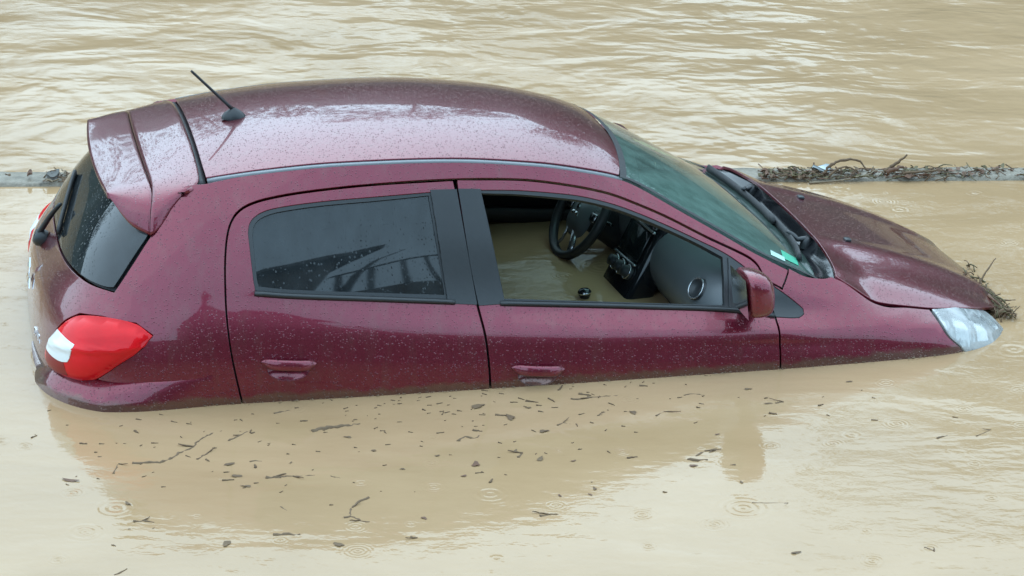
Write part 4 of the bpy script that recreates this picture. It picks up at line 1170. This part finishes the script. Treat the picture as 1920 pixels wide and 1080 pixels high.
def single(name, pts, r, mat, label, cat, seed, n=7, wob=.15):
    V, F = bent(pts, r, seed=seed, n=n, wob=wob); c = np.array(pts[0], float)
    o = obj(name, [np.array(v)-c for v in V], F, mat); o.location = c; return tag(o, label, cat)
wy = wall_y
single('curved_branch', [(1.25, wy(1.25)+.02, 0.023), (1.28, wy(1.28)+.03, 0.063), (1.34, wy(1.34)+.04, 0.080), (1.40, wy(1.4)+.05, 0.068), (1.43, wy(1.43)+.03, 0.033)], .007, 'wet_wood', 'dark branch arched like a loop on the wall behind the bonnet', 'branch', 1)
single('curved_branch', [(1.27, wy(1.27)+.0, 0.020), (1.30, wy(1.3)+.01, 0.048), (1.35, wy(1.35)+.02, 0.056), (1.39, wy(1.39)+.02, 0.028)], .005, 'bark', 'smaller brown branch bent under the arched loop on the wall', 'branch', 2)
single('split_stick', [(1.19, wy(1.19)-.03, 0.006), (1.30, wy(1.3)-.02, 0.010), (1.42, wy(1.42)+.0, 0.028), (1.47, wy(1.47)+.02, 0.043)], .005, 'pale_wood', 'pale bare stick leaning along the wall foot behind the bonnet', 'stick', 3)
single('upright_stick', [(1.50, wy(1.5)+.03, 0.033), (1.545, wy(1.54)+.04, 0.063), (1.59, wy(1.59)+.05, 0.096)], .008, 'wet_wood', 'short broken stick pointing up from the wall litter', 'stick', 4)
single('upright_stick', [(1.505, wy(1.5)+.02, 0.028), (1.54, wy(1.54)+.02, 0.046), (1.575, wy(1.57)+.03, 0.054)], .011, 'dead_leaf', 'reddish brown strip of bark beside the upturned stick on the wall', 'bark', 5)
single('flat_stick', [(1.57, wy(1.57)+.02, 0.028), (1.66, wy(1.66)+.02, 0.034), (1.74, wy(1.74)+.03, 0.036)], .007, 'wet_wood', 'straight dark stick lying along the wall top at right', 'stick', 6)
def chunk(name, c, size, mat, label, cat, seed, nx=5, ny=3):
    V, F = leaf_mesh((0, 0, 0), size, seed, .3 if size > .04 else 1.0, .4); V2 = [(x, y, z+size*.28) for x, y, z in V]; n = len(V)
    F2 = F+[tuple(i+n for i in reversed(f)) for f in F]; base = n-12
    F2 += [(base+i, base+n+i, base+n+(i+1) % 12, base+(i+1) % 12) for i in range(12)]
    o = obj(name, V2 and V+V2, [tuple(reversed(f)) for f in F2], mat, None, True); o.location = c; return tag(o, label, cat)
chunk('flat_stone', (-1.83, wy(-1.83)+.060, .020), .050, 'quay_stone', 'flat grey stone lying on the wall left of the car', 'stone', 3)
chunk('dead_leaf', (-1.925, wy(-1.925)+.07, .024), .026, 'dead_leaf', 'curled brown leaf on the wall left of the flat stone', 'leaf', 4)
chunk('dead_leaf', (-2.01, wy(-2.01)+.07, .022), .012, 'dark_leaf', 'tiny dark leaf at the far left end of the wall', 'leaf', 9)
chunk('plastic_scrap', (1.245, wy(1.245)+.07, .024), .038, 'litter_plastic', 'pale grey plastic scrap caught in twigs on the wall', 'litter', 12)
chunk('plastic_scrap', (1.835, wy(1.835)+.08, .026), .016, 'pale_wood', 'small pinkish scrap on the wall top near the right edge', 'litter', 14)

# raft of twigs caught against the sunken nose
NOSE = [(1.637, .351), (1.658, .294), (1.673, .193), (1.688, .094), (1.708, -.024), (1.724, -.103), (1.739, -.192), (1.749, -.223)]
_nt = np.linspace(0, 1, len(NOSE)); _na = np.array(NOSE)
def nose_pt(t): return np.array([np.interp(t, _nt, _na[:, 0]), np.interp(t, _nt, _na[:, 1])])
rr = random.Random(44)
for mt, n, lab in (('wet_wood', 46, 'dark raft of fine twigs caught along the sunken nose of the bonnet'), ('grass_litter', 34, 'straw and grass stalks caught along the sunken nose of the bonnet')):
    V, F = [], []
    for i in range(n):
        t = min(1, abs(1-abs(rr.gauss(0, .45)))); p = nose_pt(t)+np.array([rr.gauss(.0, .018), rr.gauss(0, .02)])
        L = rr.uniform(.03, .10)*(.5+.6*t); a = rr.uniform(0, 6.28) if rr.random() < .5 else rr.gauss(2.0, .5); e = abs(rr.gauss(.25, .3))
        d = np.array([math.cos(a)*math.cos(e), math.sin(a)*math.cos(e), math.sin(e)])*L; q = np.array([p[0], p[1], .004+abs(rr.gauss(0, .012))])
        v, f = bent([q-d*.4, q+np.array([0, 0, .008]), q+d*.6], rr.uniform(.0015, .0045), n=4, seed=i+900)
        o_ = len(V); V += [np.asarray(k, float) for k in v]; F += [tuple(k+o_ for k in ff) for ff in f]
    tag(obj('nose_litter', V, F, mt), lab, 'debris', kind='stuff')
single('nose_twig', [(1.700, .10, .012), (1.725, .13, .045), (1.765, .17, .085)], .004, 'bark', 'upright thin twig sticking out of the raft at the nose', 'twig', 21)
single('nose_twig', [(1.715, -.20, .01), (1.745, -.215, .030), (1.770, -.21, .028)], .009, 'bark', 'stubby brown twig at the tip of the bonnet above the headlight', 'twig', 22)
single('nose_twig', [(1.705, -.07, .03), (1.73, -.15, .028), (1.745, -.23, .012)], .006, 'dead_leaf', 'rusty twig lying along the bonnet tip', 'twig', 23)

# ---------------------------------------------------------------- what the paint and the windows mirror: the quay behind the viewer and the far bank
def boxmesh(x0, x1, y0, y1, z0, z1):
    V = [(x, y, z) for x in (x0, x1) for y in (y0, y1) for z in (z0, z1)]
    return V, [(0, 1, 3, 2), (4, 6, 7, 5), (0, 4, 5, 1), (2, 3, 7, 6), (0, 2, 6, 4), (1, 5, 7, 3)]
V, F = boxmesh(-45, 45, -34, -9.0, -1.0, 1.9); tag(obj('quay', V, F, 'quay_stone', None, False), kind='structure')
def prism(poly, y0, y1):
    n = len(poly); V = [(x, y0, z) for x, z in poly]+[(x, y1, z) for x, z in poly]
    return V, [tuple(range(n)), tuple(range(2*n-1, n-1, -1))]+[(i, i+n, (i+1) % n+n, (i+1) % n) for i in range(n)]
house = empty('house', (3, -16, 1.9)); tag(house, 'dark gabled house on the quay mirrored in the rear door window', 'house')
V, F = prism([(-1.2, 0), (3.35, 0), (3.35, 10.9), (1.0, 12.75), (-1.2, 9.0)], 0, -7); obj('wall', V, F, 'building_wall', house, False)
V, F = prism([(3.7, 10.6), (1.0, 12.75), (-1.5, 8.6), (-1.5, 8.85), (1.0, 13.0), (3.7, 10.85)], .35, -7.3); obj('roof', V, F, 'rail_paint', house, False)
V, F = boxmesh(3.3, 3.62, -1.4, -.8, 9.5, 11.75); obj('chimney', V, F, 'building_wall', house, False)
for x, z in ((.0, 6.2), (2.2, 6.2), (1.1, 9.4)):
    V, F = boxmesh(x-.45, x+.45, -.05, .04, z-.65, z+.65); obj('window', V, F, 'screen', house, False)
terr = empty('terrace', (6.4, -16, 1.9)); tag(terr, 'raised terrace with an iron railing on the quay mirrored in the rear door window', 'terrace')
V, F = prism([(.0, 0), (6, 0), (6, 6.3), (1.6, 7.05), (.0, 8.0)], 0, -6); obj('wall', V, F, 'building_wall', terr, False)
for k in range(11):
    x = .12+.36*k; zb = 8.0-.6*x if x < 1.6 else 7.05-.17*(x-1.6)
    V, F = sweep([(x+.16, 0, zb-.1), (x, 0, 9.55-.22*x)], circ(.035, 6)); obj('baluster', V, F, 'rail_paint', terr)
V, F = sweep([(.0, 0, 9.55), (4.2, 0, 8.62)], circ(.05, 8)); obj('handrail', V, F, 'rail_paint', terr)
V, F = sweep([(.45, -.3, 7.6), (.5, -.3, 9.4), (.62, -.3, 10.2), (.95, -.3, 10.45)], circ(.07, 6), scale=[1, .8, .6, .4]); obj('lamp_arm', V, F, 'rail_paint', terr)

def far_tree(x, y, z0, h, w, seed):
    rr = random.Random(seed); t = empty('bank_tree', (x, y, z0)); tag(t, 'tree on the far bank mirrored in the roof', 'tree', 'trees along the far bank')
    V, F = sweep([(0, 0, -.5), (.1, 0, h*.3), (0, .1, h*.7)], circ(.22, 8), scale=[1.2, .8, .3]); obj('trunk', V, F, 'bark', t)
    V, F = [], []
    cl_ = [(rr.gauss(0, w*.30), rr.gauss(0, w*.30), h*rr.uniform(.12, .92)) for _ in range(36)]
    for c in cl_:
        s = w*.22*(1.15-c[2]/h*.6)
        for _ in range(34):
            p = np.array(c)+np.array([rr.gauss(0, s), rr.gauss(0, s), rr.gauss(0, s*.8)])
            a = np.array([rr.gauss(0, 1) for _ in range(3)]); a /= np.linalg.norm(a); b = np.cross(a, (rr.gauss(0, 1), rr.gauss(0, 1), rr.gauss(0, 1))); b /= np.linalg.norm(b)
            q = rr.uniform(.18, .38); o_ = len(V)
            V += [p-a*q, p+b*q*.6, p+a*q, p-b*q*.6]; F.append((o_, o_+1, o_+2, o_+3))
    obj('crown', V, F, 'foliage', t)
def bank_z(x, y):
    s = float(smooth(50, 84, np.array(y)))
    return -1.0 + 2.5*float(smooth(50, 53, np.array(y))) + (19.0 + 9.0*float(smooth(3, 16, np.array(x))) + 1.5*math.sin(x*.11+1))*s
rr = random.Random(77)
for i in range(34):
    x = -75+4.6*i+rr.uniform(-1.5, 1.5); y = 66+rr.uniform(-7, 14)
    far_tree(x, y, bank_z(x, y)-1.0, rr.uniform(9, 13), rr.uniform(6, 9), 300+i)
V, F = grid(lambda u, v: ((u-.5)*300, 50+60*v, bank_z((u-.5)*300, 50+60*v)), 90, 24); tag(obj('far_bank', V, F, 'foliage'), kind='structure')
